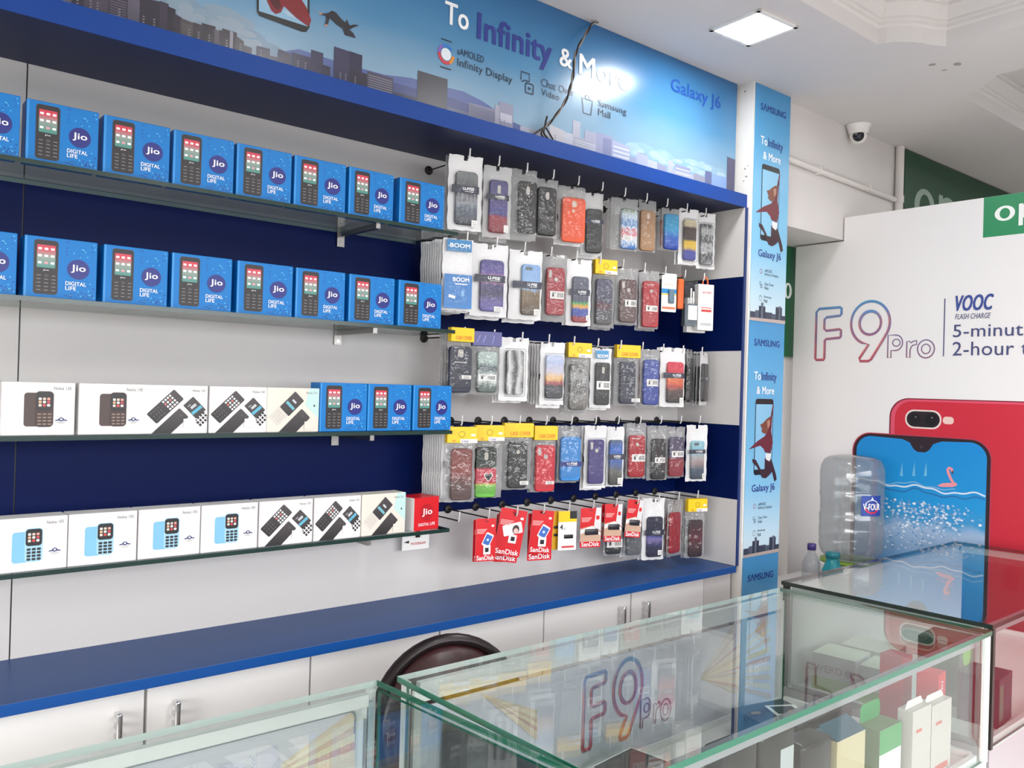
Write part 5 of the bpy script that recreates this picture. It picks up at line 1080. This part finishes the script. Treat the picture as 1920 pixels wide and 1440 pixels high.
# row 5: memory cards, sticks and a few cases
SR = M('#cf1420', .35)
def memcard(k, l, r, tp, bt_, label, pic, tilt=0, y=-.192, brand='SanDisk'):
    t, w_, h_ = card(4, k, l, r, tp, bt_, 'memory_card_pack', label, 'memory card pack', None, y, tilt, group='red memory packs in the lowest row')
    m = MB(); m.prism(rr(-w_/2, -h_, w_/2, 0, .003, 3), 0, .0012, SR, FX, PAPER); m.build('card', t)
    p = MB(); lt = M('#e9e6e6', .4)
    for i in range(4): p.flat(rc(-w_*.44, -h_*(.26+.03*i), -w_*.44+w_*(.5-.05*i), -h_*(.245+.03*i)), M('#f2b8b4', .4), .0016)
    p.flat(rc(w_*.28, -h_*.2, w_*.4, -h_*.15), lt, .0016); p.flat(ell(w_*.02, -h_*.07, w_*.1, h_*.015, 10), M('#7f0c14', .4), .0016)
    p.build('small_print', t)
    if pic == 'card':
        p = MB(); c = (w_*.10, -h_*.50); p.flat(rotp(rr(c[0]-w_*.2, c[1]-h_*.16, c[0]+w_*.2, c[1]+h_*.16, .004, 4), c, -.45), lt, .0016); p.flat(rotp(rc(c[0]-w_*.16, c[1]-h_*.12, c[0]+w_*.16, c[1]+h_*.12), c, -.45), M('#3a68b8', .35), .0019); p.flat(ell(c[0], c[1], w_*.06, w_*.06, 10), M('#c8dcf2', .35), .0021); p.build('phone_picture', t)
        p = MB(); p.bbox(-w_*.12, w_*.24, -.0042, -.0024, -h_*.84, -h_*.62, lt, .0008, 1, False); p.flat(rc(-w_*.04, -h_*.78, w_*.14, -h_*.68), BLACK, .0046); p.build('memory_card', t, label='white adapter with black card')
    elif pic == 'baby':
        p = MB(); c = (w_*.06, -h_*.42); p.flat(rotp(rr(c[0]-w_*.36, c[1]-h_*.12, c[0]+w_*.36, c[1]+h_*.12, .004, 4), c, .35), lt, .0016); p.flat(ell(c[0]+w_*.12, c[1]+h_*.0, w_*.13, h_*.10, 12), M('#3a2a2a', .4), .0019); p.flat(ell(c[0]+w_*.13, c[1]-h_*.03, w_*.09, h_*.06, 12), M('#e6b8b4', .4), .0021); p.build('camera_picture', t)
        p = MB(); p.bbox(-w_*.04, w_*.26, -.0042, -.0024, -h_*.72, -h_*.54, lt, .0008, 1, False); p.flat(rc(w_*.04, -h_*.67, w_*.19, -h_*.58), BLACK, .0046); p.build('memory_card', t, label='white adapter with black card')
    else:
        p = MB(); p.flat([(-w_*.5, -h_*.52), (w_*.1, -h_*.45), (w_*.5, -h_*.62), (w_*.5, -h_*.85), (-w_*.5, -h_*.85)], M('#c9a58e', .4), .0016); p.flat([(-w_*.5, -h_*.55), (w_*.1, -h_*.46), (w_*.5, -h_*.64), (w_*.5, -h_*.72), (w_*.2, -h_*.56), (-w_*.2, -h_*.60), (-w_*.5, -h_*.66)], M('#e9e6e4', .4), .0018); p.flat([(w_*.26, 0), (w_*.5, 0), (w_*.5, -h_*.6), (w_*.16, -h_*.48)], M('#d8d6d8', .4), .0018); p.flat(rr(w_*.26, -h_*.3, w_*.42, -h_*.2, .002, 3), SR, .0021); p.build('printed_swoosh', t)
        p = MB(); p.bbox(-w_*.28, w_*.36, -.007, -.0022, -h_*.68, -h_*.53, M('#2a2830', .3), .003, 2); p.build('usb_stick', t, label='black usb stick')
    p = MB(); p.text(brand, -w_*.44, -h_*.97, w_*.44, -h_*.86, JW, .0022, FX, .03); p.build('lettering', t)
    return t
memcard(1, 893, 930, 972, 1052, 'red memory card pack hanging leftmost in the lowest row', 'card')
memcard(1, 888, 926, 974, 1052, 'red memory card pack hidden behind the leftmost one in the lowest row', 'card', 0, -.175)
memcard(2, 940, 990, 955, 1042, 'tilted red memory card pack with a small face picture, lowest row', 'baby', .18)
memcard(2, 936, 984, 962, 1053, 'red memory card pack peeking below the tilted one, lowest row', 'card', .16, -.180)
memcard(2, 932, 974, 964, 1053, 'rearmost red memory card pack behind the tilted one, lowest row', 'card', .06, -.165)
memcard(3, 998, 1040, 957, 1037, 'red memory card pack with a blue phone picture, lowest row, left of yellow card', 'card', .08)
memcard(3, 990, 1036, 962, 1050, 'red memory card pack hanging lower behind the blue phone picture one, lowest row', 'card', .0, -.178)
memcard(5, 1088, 1128, 952, 1026, 'red usb stick pack just right of the yellow and white card', 'usb')
memcard(6, 1134, 1168, 945, 1015, 'red usb stick pack, middle of the three in the lowest row', 'usb', .03)
memcard(7, 1177, 1208, 937, 1007, 'red usb stick pack tilted beside the mountain picture pouch', 'usb', .1)
memcard(6, 1128, 1152, 945, 1010, 'red usb stick pack half hidden behind the middle one, lowest row', 'usb', .0, -.172)
t, w_, h_ = card(4, 4, 1047, 1082, 958, 1031, 'memory_stick_card', 'yellow and white hanging card with a black stick and 4, lowest row', 'memory card pack')
m = MB(); m.prism(rr(-w_/2, -h_, w_/2, 0, .002, 3), 0, .0012, PAPER); m.flat(rc(-w_/2, -h_*.28, w_/2, -.0003), YELLOW, .0016); m.flat(rc(w_*.12, -h_*.2, w_*.5, -.0002), BLACK, .0019); m.build('card', t)
m = MB(); m.text('4', -w_*.42, -h_*.47, -w_*.25, -h_*.34, BLACK, .0018, FX, .04); m.text('GB', -w_*.22, -h_*.47, -w_*.1, -h_*.43, BLACK, .0018); m.flat(rr(-w_*.3, -h_*.94, w_*.38, -h_*.89, .001, 2), M('#c83a3a', .4), .0018); m.build('lettering', t)
m = MB(); m.bbox(-w_*.18, w_*.3, -.006, -.0013, -h_*.70, -h_*.60, BLACK, .0015); m.build('memory_stick', t)
t, w_, h_ = card(4, 4, 1036, 1056, 958, 1030, 'memory_stick_card', 'yellow card half hidden behind the yellow and white one, lowest row', 'memory card pack', y=-.172)
m = MB(); m.prism(rr(-w_/2, -h_, w_/2, 0, .002, 3), 0, .0012, M('#e0a814', .4)); m.build('card', t)
for q in range(2): m = MB(); m.bbox(-w_*.35, w_*.0, -.005, -.0013, -h_*(.45+.2*q), -h_*(.38+.2*q), BLACK, .001); m.build('memory_stick', t)
t, w_, h_ = card(4, 0, 757, 803, 985, 1030, 'memory_stick_card', 'small white card hanging on the wall under the red box and glass shelf', 'memory card pack', rz=0, y=-.03)
m = MB(); m.prism(rr(-w_/2, -h_, w_/2, 0, .002, 3), 0, .0012, PAPER); m.text('MOSERBAER', -w_*.18, -h_*.80, w_*.38, -h_*.70, M('#c83a3a', .4), .0016, FX, .02); m.flat([(-w_*.45, -h_*.66), (-w_*.25, -h_*.72), (-w_*.25, -h_*.6)], BLACK, .0016); m.build('card', t)
m = MB(); m.bbox(-w_*.02, w_*.14, -.005, -.0013, -h_*.5, -h_*.12, BLACK, .001); m.build('memory_stick', t)
packet(4, 6, 1132, 1168, 985, 1041, 'clear', 'black', None, 'clear packet with a black case hanging below the middle usb stick pack', y=-.16, ch=(.1, .9, .2, .95), stick=(.1, .95, .45, .72))
packet(4, 7, 1170, 1206, 940, 1044, 'clear', 'grey', None, 'clear packet with a pale grey case behind the tilted usb stick pack', y=-.165, behind=2, bart='grey', bstyle='w')
packet(4, 8, 1204, 1248, 934, 1049, 'white', 'peak', None, 'white pouch with a dusky mountain picture case, lowest row', ch=(.2, .9, .3, .95), band=(.55, .09), stick=(.68, .86, .84, .92), behind=2, bart='black', bstyle='w')
packet(4, 9, 1249, 1283, 937, 1042, 'clear', 'red', None, 'clear packet with a red case turned aside, lowest row, second from the pillar', ch=(.12, .8, .22, .94), rz=-.1, behind=2, bart=['crimson', 'black'], bstyle='c')
packet(4, 10, 1284, 1324, 936, 1045, 'yellow', 'darkred', None, 'yellow topped packet with a dark red and black case, lowest row nearest the pillar', ch=(.18, .86, .35, .98), behind=1, bart='black', bstyle='c')

# ================================================================ glass counters
def showcase(name, label, quad, poster=True, edge=EDGE, alu=ALU, zt=.98, zf=.70, frame_dark=False):
    "quad: back left, back right, front right, front left corners of the glass top"
    cx = sum(q[0] for q in quad)/4; cy = sum(q[1] for q in quad)/4
    t = thing(name, label, 'display counter', (cx, cy, 0))
    Z = lambda z, k=0: [(q[0]+(cx-q[0])*k, q[1]+(cy-q[1])*k, z) for q in quad]
    def slab(z0, z1, k, mat, side):
        m = MB(); a, b = Z(z0, k), Z(z1, k); m.add(a+b, [[0, 1, 2, 3][::1], [7, 6, 5, 4]], mat); m.add(a+b, [[i, (i+1) % 4, 4+(i+1) % 4, 4+i][::-1] for i in range(1, 4)], side); m.add(a+b, [[0, 1, 5, 4][::-1]], EDGE_PALE if side is EDGE else side); return m
    partw(slab(zt-.010, zt, 0, GLASS, edge), 'glass_top', t)
    partw(slab(.09, zf, .012, LAM, M('#a8a2a6', .4) if frame_dark else LAM), 'cabinet_body', t); partw(slab(0, .09, .06, DARK, DARK), 'plinth', t)
    def wall(i, j, nm, inset=.006, th=.006):
        a, b = Vector(quad[i]+(0,)), Vector(quad[j]+(0,)); c = Vector((cx, cy, 0)); d = (b-a).normalized(); n = Vector((-d.y, d.x, 0)); n = n if n.dot(c-a) > 0 else -n
        a1, b1 = a+d*.02+n*inset, b-d*.02+n*inset; m = MB(); vs = []
        for q in (a1, b1, b1+n*th, a1+n*th):
            vs += [(q.x, q.y, zf+.0005), (q.x, q.y, zt-.0105)]
        m.add(vs, [[0, 2, 3, 1], [4, 6, 7, 5]], GLASS); m.add(vs, [[2, 4, 5, 3], [6, 0, 1, 7], [1, 3, 5, 7], [0, 6, 4, 2]], edge); partw(m, nm, t)
    wall(2, 3, 'front_glass'); wall(1, 2, 'end_glass'); wall(3, 0, 'end_glass')
    if name == 'x': pass
    # slim aluminium posts and rails
    for i in range(4):
        q = Z(0, 0)[i]; d = Vector((cx-q[0], cy-q[1], 0)).normalized()*.016
        m = MB(); m.box(q[0]+d.x-.006, q[0]+d.x+.006, q[1]+d.y-.006, q[1]+d.y+.006, zf+.0005, zt-.0102, M('#2a2c28', .35) if frame_dark else alu); partw(m, 'corner_post', t)
    for i, j in ((0, 1), (1, 2), (2, 3), (3, 0)):
        a, b = Vector(Z(0, 0)[i]), Vector(Z(0, 0)[j]); c = Vector((cx, cy, 0)); d = (b-a).normalized(); n = Vector((-d.y, d.x, 0)); n = n if n.dot(c-a) > 0 else -n
        for z0, z1, nm in ((zt-.030, zt-.0103, 'top_rail'), (zf+.0004, zf+.014, 'bottom_rail')):
            if nm == 'top_rail' and (i, j) != (0, 1) and not frame_dark and (i, j) != (2, 3): continue
            vs = []
            for q in (a+d*.03+n*.014, b-d*.03+n*.014, b-d*.03+n*.026, a+d*.03+n*.026): vs += [(q.x, q.y, z0), (q.x, q.y, z1)]
            m = MB(); m.add(vs, [[0, 2, 3, 1], [2, 4, 5, 3], [4, 6, 7, 5], [6, 0, 1, 7], [1, 3, 5, 7], [0, 6, 4, 2]], M('#94969a', .4, .2) if (i, j) == (2, 3) and nm == 'top_rail' else alu); partw(m, nm, t)
    return t
QA = [(-1.821, -.893), (-.668, -.890), (-.628, -1.382), (-1.815, -1.394)]
QB = [(-.596, -.848), (.500, -.836), (.545, -1.345), (-.578, -1.364)]
QC = [(-3.0, -.887), (-1.858, -.889), (-1.820, -1.352), (-3.0, -1.352)]
sA = showcase('glass_counter', 'middle green edged glass display counter with outlined lettering poster inside', QA)
sB = showcase('glass_counter', 'right glass display counter with dark edges in front of the phone advert', QB, edge=M('#1c2622', .2, 0, .6), frame_dark=True)
sC = showcase('glass_counter', 'left glass display counter cut off by the bottom left corner', QC)
# posters and sliding doors on the staff side
WRAP = glassy('loose_wrap', '#ffffff', 1.4, .05, .0, .8, .5, 22)
PB = ramp('poster_paper', [(0, '#cfd0da'), (.5, '#c3c6d2'), (1, '#cdcbd0')], 'X', 'Generated', .3, .3, 3)
def fan(mb, u, v, du, dv, n, fr, w):
    cols = ['#d0c1ac', '#d6cdb8', '#c9b3a0', '#d4cbb0', '#c2a29a', '#d2c6b0']
    for i in range(n):
        a = i/n; b = (i+.62)/n
        mb.flat([(u, v), (u+du, v+dv*(a-.15)), (u+du, v+dv*(b-.15))], M(cols[i % 6], .35), w+.00008*i, fr)
def rays(root, y, org, ends, wdt, w=.0006):
    "printed rays: from one photograph point to points on the right or left poster edge"
    cols = ['#d0c1ac', '#d6cdb8', '#c9b3a0', '#d4cbb0', '#c2a29a', '#d2c6b0']; m = MB(); o = W(*org, y=y)
    for i, e in enumerate(ends):
        p = W(*e, y=y); m.flat([(o.x, o.z), (p.x, p.z-wdt), (p.x, p.z+wdt*.6)], M(cols[i % 6], .35), w+.00008*i, FY(y))
    return m
def staff_panel(root, x0, x1, y, zf, zt):
    m = MB(); m.box(x0, x1, y, y+.003, zf, zt, PB); return partw(m, 'poster', root, 'grey white poster lining the back')
def strips(root, y, lst):
    for x0, x1, z0, z1, mt in lst: partw(MB().box(x0, x1, y-.004, y+.004, z0, z1, mt), 'door_frame', root)
Y_ = -.912; GRY = M('#8d9296', .4)
p = staff_panel(sA, -1.785, -.866, Y_, .706, .925)
m = MB(); f9(m, FY(Y_), -1.392, .752, .148, F9C, F9D, .0085, .70); m.build('model_lettering', p)
rays(sA, Y_, (1312, 1272), [(1380, 1165+i*12) for i in range(12)], .004).build('ray_print', p)
rays(sA, Y_, (900, 1300), [(1007, 1335+i*8) for i in range(7)], .006).build('ray_print', p)
p = staff_panel(sA, -.848, -.70, Y_, .706, .925)  # added panel imitating the first poster's reflection in the end glass
rays(sA, Y_, (1312, 1272), [(1444, 1160+i*18) for i in range(9)], .009).build('ray_print', p)  # rays of that reflection, put in as colour
strips(sA, Y_, [(-.866, -.848, .706, .935, GRY), (-1.80, -1.785, .706, .935, ALU), (-.70, -.688, .706, .935, ALU), (-1.80, -.688, .9352, .955, ALU)])
rd = random.Random(9); m = MB(); nx, nz = 44, 9; x0, x1 = -1.74, -.93
vs = [Vector((x0+(x1-x0)*i/nx, Y_-.012+.005*math.sin(i*.9+j*.4)+rd.uniform(-.002, .002), .728+.19*j/nz+(.004*math.sin(i*1.3) if j in (0, nz) else 0))) for j in range(nz+1) for i in range(nx+1)]
m.add(vs, [[j*(nx+1)+i, j*(nx+1)+i+1, (j+1)*(nx+1)+i+1, (j+1)*(nx+1)+i] for j in range(nz) for i in range(nx)], WRAP, True); partw(m, 'clear_wrap', sA)
# left counter: sliding door with a framed poster
a = W(666, 1331, y=-.909)
partw(MB().box(-2.98, -1.885, -.9055, -.898, .7008, .952, M('#d5d8d7', .4)), 'sliding_door', sC)
p = staff_panel(sC, -2.93, a.x, -.909, .712, a.z)
rays(sC, -.909, (470, 1475), [(665, 1338+i*15) for i in range(9)], .012).build('ray_print', p)
for k, (px, py) in enumerate(((300, 1478), (360, 1462), (430, 1448), (500, 1422))):
    q = W(px, py+12, y=-.909); mm = MB(); mm.flat(rotp(rc(q.x-.022, q.z-.02, q.x+.022, q.z+.02), (q.x, q.z), .6+k*.4), M('#bfbfcd', .35), .0006+.0001*k, FY(-.909)); mm.build('facet_print', p)
mm = MB(); mm.ribbon([(-2.93, a.z), (a.x-.01, a.z), (a.x-.003, a.z-.003), (a.x, a.z-.01), (a.x, .712)], .004, GRY, .0008, FY(-.909), False); mm.build('poster_edge', p)
partw(MB().box(a.x+.018, a.x+.022, -.9085, -.9056, .71, a.z-.02, GRY), 'door_groove', sC)
partw(MB().box(-1.884, -1.874, -.908, -.892, .7008, .9535, M('#9fb0b8', .3)), 'end_stile', sC)
# right counter: plain white back panel
partw(MB().box(-.57, .49, -.868, -.862, .7008, .952, M('#e4e5e4', .45)), 'back_panel', sB)

# ================================================================ goods inside the counters
ZF = .7006
def carton2(name, label, x, y, w_, d_, h_, rz, mat, z=None, mats=None, cat='box', group=None):
    t = thing(name, label, cat, (x, y, ZF if z is None else z), rz, group)
    m = MB()
    if cat in ('charger', 'power bank'): m.bbox(-w_/2, w_/2, -d_/2, d_/2, 0, h_, mat, min(.009, w_*.2, h_*.2), 4)
    else: m.box(-w_/2, w_/2, -d_/2, d_/2, 0, h_, mat, mats)
    m.build('charger_body' if cat in ('charger', 'power bank') else 'carton', t); return t
NVY = M('#1c2c42', .4); GRN = M('#1f8a42', .35); LIME = M('#86c22a', .4); GP = M('#e3e6e6', .4)
t = carton2('phone_box', 'dark navy phone box with a white phone on its lid, middle counter', -.905, -1.035, .15, .115, .058, -.22, NVY)
m = MB(); fr = lambda u, v, w: Vector((u, v, .058+w)); m.flat(rotp(rc(-.005, -.03, .07, .03), (.03, 0), -.3), GP, .0006, fr); m.flat(rotp(rc(.004, -.022, .058, .022), (.03, 0), -.3), NVY, .0009, fr); m.flat(ell(.04, -.012, .012, .006, 10), M('#c98a5a', .4), .0012, fr); m.flat(ell(-.045, .012, .014, .008, 10), M('#8a7a5a', .4), .0008, fr); m.build('phone_picture', t, label='printed white phone')
m = MB(); m.flat(rc(-.01, .002, .03, .018), STK, .0580); m.build('sticker', t, label='small white sticker')
t = thing('phone', 'white smartphone lying flat beside the navy phone box', 'phone', (-.80, -1.02, ZF), -.35)
m = MB(); m.bbox(-.035, .035, -.07, .07, 0, .008, M('#eceaea', .25), .003); m.build('phone_body', t); m = MB(); fr = lambda u, v, w: Vector((u, v, .008+w)); m.flat(ell(-.016, .05, .006, .006, 10), BLACK, .0004, fr); m.flat(rc(-.004, .04, .002, .056), M('#77777c', .4), .0004, fr); m.build('rear_camera', t)
t = carton2('accessory_box', 'black topped box with lime green sides at the bottom middle of the counter', -1.355, -1.03, .13, .13, .05, .12, LIME, mats=dict(t=M('#454a46', .35)))
m = MB(); m.ribbon(rr(-.0645, -.0645, .0645, .0645, .002, 2), .003, GP, .0004, lambda u, v, w: Vector((u, v, .0502+w))); m.build('lid_edge', t)
t = thing('power_adapter', 'small dark outlined adapter lying by the lime green box', 'adapter', (-1.14, -1.02, ZF), .1); m = MB(); m.bbox(-.045, .045, -.025, .025, 0, .012, M('#8f8a86', .35), .004); m.build('adapter_body', t); m = MB(); m.ribbon(rr(-.043, -.023, .043, .023, .004, 3), .004, DARK, .0006, lambda u, v, w: Vector((u, v, .012+w))); m.build('rim', t)
t = thing('cable_coil', 'dark coiled cable behind the front edge, left of the navy phone box', 'cable', (-1.0, -1.14, ZF), 0); m = MB(); m.tube([(.035*math.cos(a*.5), .02*math.sin(a*.5), .006+.0007*a) for a in range(0, 26)], .005, M('#20222c', .4), 8); m.build('coil', t)
# front row behind the front glass
def px_top(px, py, y):
    q = W(px, py, y=y); return q.x, q.z
def tallbox(name, label, pxl, pxr, pyt, y, d_, mat, mats=None, cat='box', rz=0, group=None, z0=None):
    a = W(pxl, pyt, y=y); b = W(pxr, pyt, y=y); z = ZF if z0 is None else z0
    return carton2(name, label, (a.x+b.x)/2, y+d_/2, b.x-a.x, d_, max(a.z-z, .01), rz, mat, z, mats, cat, group), b.x-a.x, max(a.z-z, .01)
BP_ = M('#0b0c0e', .22)
t, w_, h_ = tallbox('power_bank', 'wide black power bank behind the teal topped box', 1497, 1600, 1360, -1.215, .05, M('#0c0d0f', .35), cat='power bank'); m = MB(); m.box(-w_*.2, w_*.25, -.0262, -.0252, h_*.3, h_*.8, M('#b8babc', .4)); m.build('sticker', t, label='grey label')
t, w_, h_ = tallbox('phone_charger', 'glossy black charger left of the teal topped box, against the front glass', 1508, 1562, 1402, -1.335, .05, BP_, cat='charger'); m = MB(); m.flat(rc(-w_*.1, h_*.15, w_*.3, h_*.5), STK, .0256); m.build('sticker', t, label='white label')
t, w_, h_ = tallbox('phone_charger', 'black charger block with a grey label, second from left at the front glass', 1428, 1492, 1385, -1.325, .045, M('#101114', .3), cat='charger'); m = MB(); m.flat(rc(w_*.05, h_*.25, w_*.44, h_*.85), M('#a9acae', .4), .0231); m.build('sticker', t, label='grey label')
t, w_, h_ = tallbox('phone_charger', 'black charger at the left end of the front glass row', 1360, 1422, 1412, -1.33, .045, M('#131417', .3), cat='charger'); m = MB(); m.box(-w_*.3, -w_*.1, -.0268, -.0228, h_*.4, h_*.8, STEEL); m.build('plug_slot', t)
t, w_, h_ = tallbox('phone_charger', 'low black charger lying behind the leftmost front charger', 1420, 1476, 1392, -1.255, .04, M('#17181b', .3), cat='charger'); m = MB(); m.box(-w_*.3, w_*.2, -.0208, -.0202, h_*.5, h_*.6, STEEL); m.build('trim', t)
t, w_, h_ = tallbox('battery_box', 'tan box with a teal top and orange mark at the front glass', 1570, 1622, 1392, -1.335, .055, M('#b8ab86', .4), dict(t=M('#2a6a80', .35)))
m = MB(); m.flat(rc(-w_*.1, .01, w_*.35, h_*.35), M('#d8572a', .4), .0280); m.flat(rc(w_*.05, .015, w_*.2, h_*.28), GP, .0283); m.build('printing', t); m = MB(); m.add([(-w_*.5, -.028, h_), (w_*.5, -.028, h_), (w_*.5, .01, h_+.018), (-w_*.5, .01, h_+.018)], [[0, 1, 2, 3], [3, 2, 1, 0]], M('#2a6a80', .35)); m.build('open_flap', t)
t, w_, h_ = tallbox('charger_box', 'green and white hang box with an open flap, left of the two white boxes', 1650, 1690, 1372, -1.340, .045, M('#4c6a35', .4), dict(f=GP))
m = MB(); m.flat(rc(-w_*.5, h_*.68, w_*.5, h_), GRN, .0230); m.build('green_band', t); m = MB(); m.prism(rr(-w_*.45, h_-.002, w_*.45, h_+.035, .012, 4), -.02, -.019, GRN); m.build('hang_flap', t)
for i, (l, r, tp) in enumerate(((1712, 1746, 1336), (1748, 1784, 1325))):
    t, w_, h_ = tallbox('charger_box', ['white hang tab box, left of two beside the red boxes', 'white hang tab box, right of two beside the red boxes'][i], l, r, tp, -1.352, .030, M('#bdb6b0', .45), group='white hang tab boxes'); m = MB(); m.flat(rc(-w_*.3, h_*.1, w_*.35, h_*.18), M('#c0554a', .4), .0155); m.flat(rc(-w_*.3, h_*.72, w_*.0, h_*.76), M('#c0554a', .4), .0155); m.build('printing', t); m = MB(); m.prism([(-w_*.5, h_-.001), (w_*.5, h_-.001), (w_*.35, h_+.014), (-w_*.35, h_+.014)], -.002, -.001, M('#e6e2dc', .4)); m.build('hang_tab', t)
RD = M('#c4202f', .38)
t = carton2('charger_box', 'wide red box behind the white hang tab boxes in the middle counter', -.718, -1.286, .082, .06, .10, .0, RD)
t = carton2('charger_box', 'slim upright red box on top of the wide red box', -.702, -1.288, .046, .045, .082, .1, RD, ZF+.1006)
m2 = MB(); m2.text('DASH', -.022, -.006, .022, .006, JW, .0, lambda u, v, w: Vector((v, -.0230, .042+u)), .03); m2.build('lettering', t)
t = carton2('charger_box', 'dark red box behind the wide red box, reaching highest', -.705, -1.212, .05, .05, .20, 0, M('#a81c2c', .4))
# right counter
for y, lab in ((-.955, 'white and green charger box in the right counter, further from the viewer'), (-1.085, 'white and green charger box in the right counter, nearer of two')):
    t = thing('charger_box', lab, 'box', (-.478, y-.004, ZF), -math.radians(82), 'white and green charger boxes')
    m = MB(); m.box(-.056, .056, -.055, .055, 0, .098, GP, dict(t=M('#dfe6d2', .4))); m.flat(rc(-.056, .002, .056, .038), LIME, .0554); m.build('carton', t)
    m = MB(); m.text('ERD', -.022, .052, .024, .070, M('#8c3a44', .4), .0560, FX, .03); m.flat(ell(.039, .060, .010, .010, 14), M('#4c5a8c', .4), .0560); m.flat([(-.046, .055), (-.040, .055), (-.034, .07), (-.037, .07)], M('#7a828c', .4), .056); m.flat([(-.036, .055), (-.030, .055), (-.024, .07), (-.027, .07)], M('#7a828c', .4), .056); m.build('lettering', t)
carton2('charger_box', 'plain white and pale green box behind the charger boxes in the right counter', -.35, -.98, .12, .13, .10, .1, M('#dfe2d4', .4))
t = carton2('phone_box', 'dark slate box behind the front glass of the right counter', -.375, -1.275, .11, .09, .115, .1, M('#24303f', .4)); m = MB(); m.flat(rc(-.05, .015, -.02, .10), M('#3f6a5a', .4), .0455); m.build('printing', t)
t = carton2('phone_box', 'grey box with a green patch behind the dark slate box', -.30, -1.15, .12, .10, .16, .1, M('#5c7a66', .4)); m = MB(); m.flat(ell(.0, .12, .035, .03, 14), LIME, .0506); m.build('printing', t)
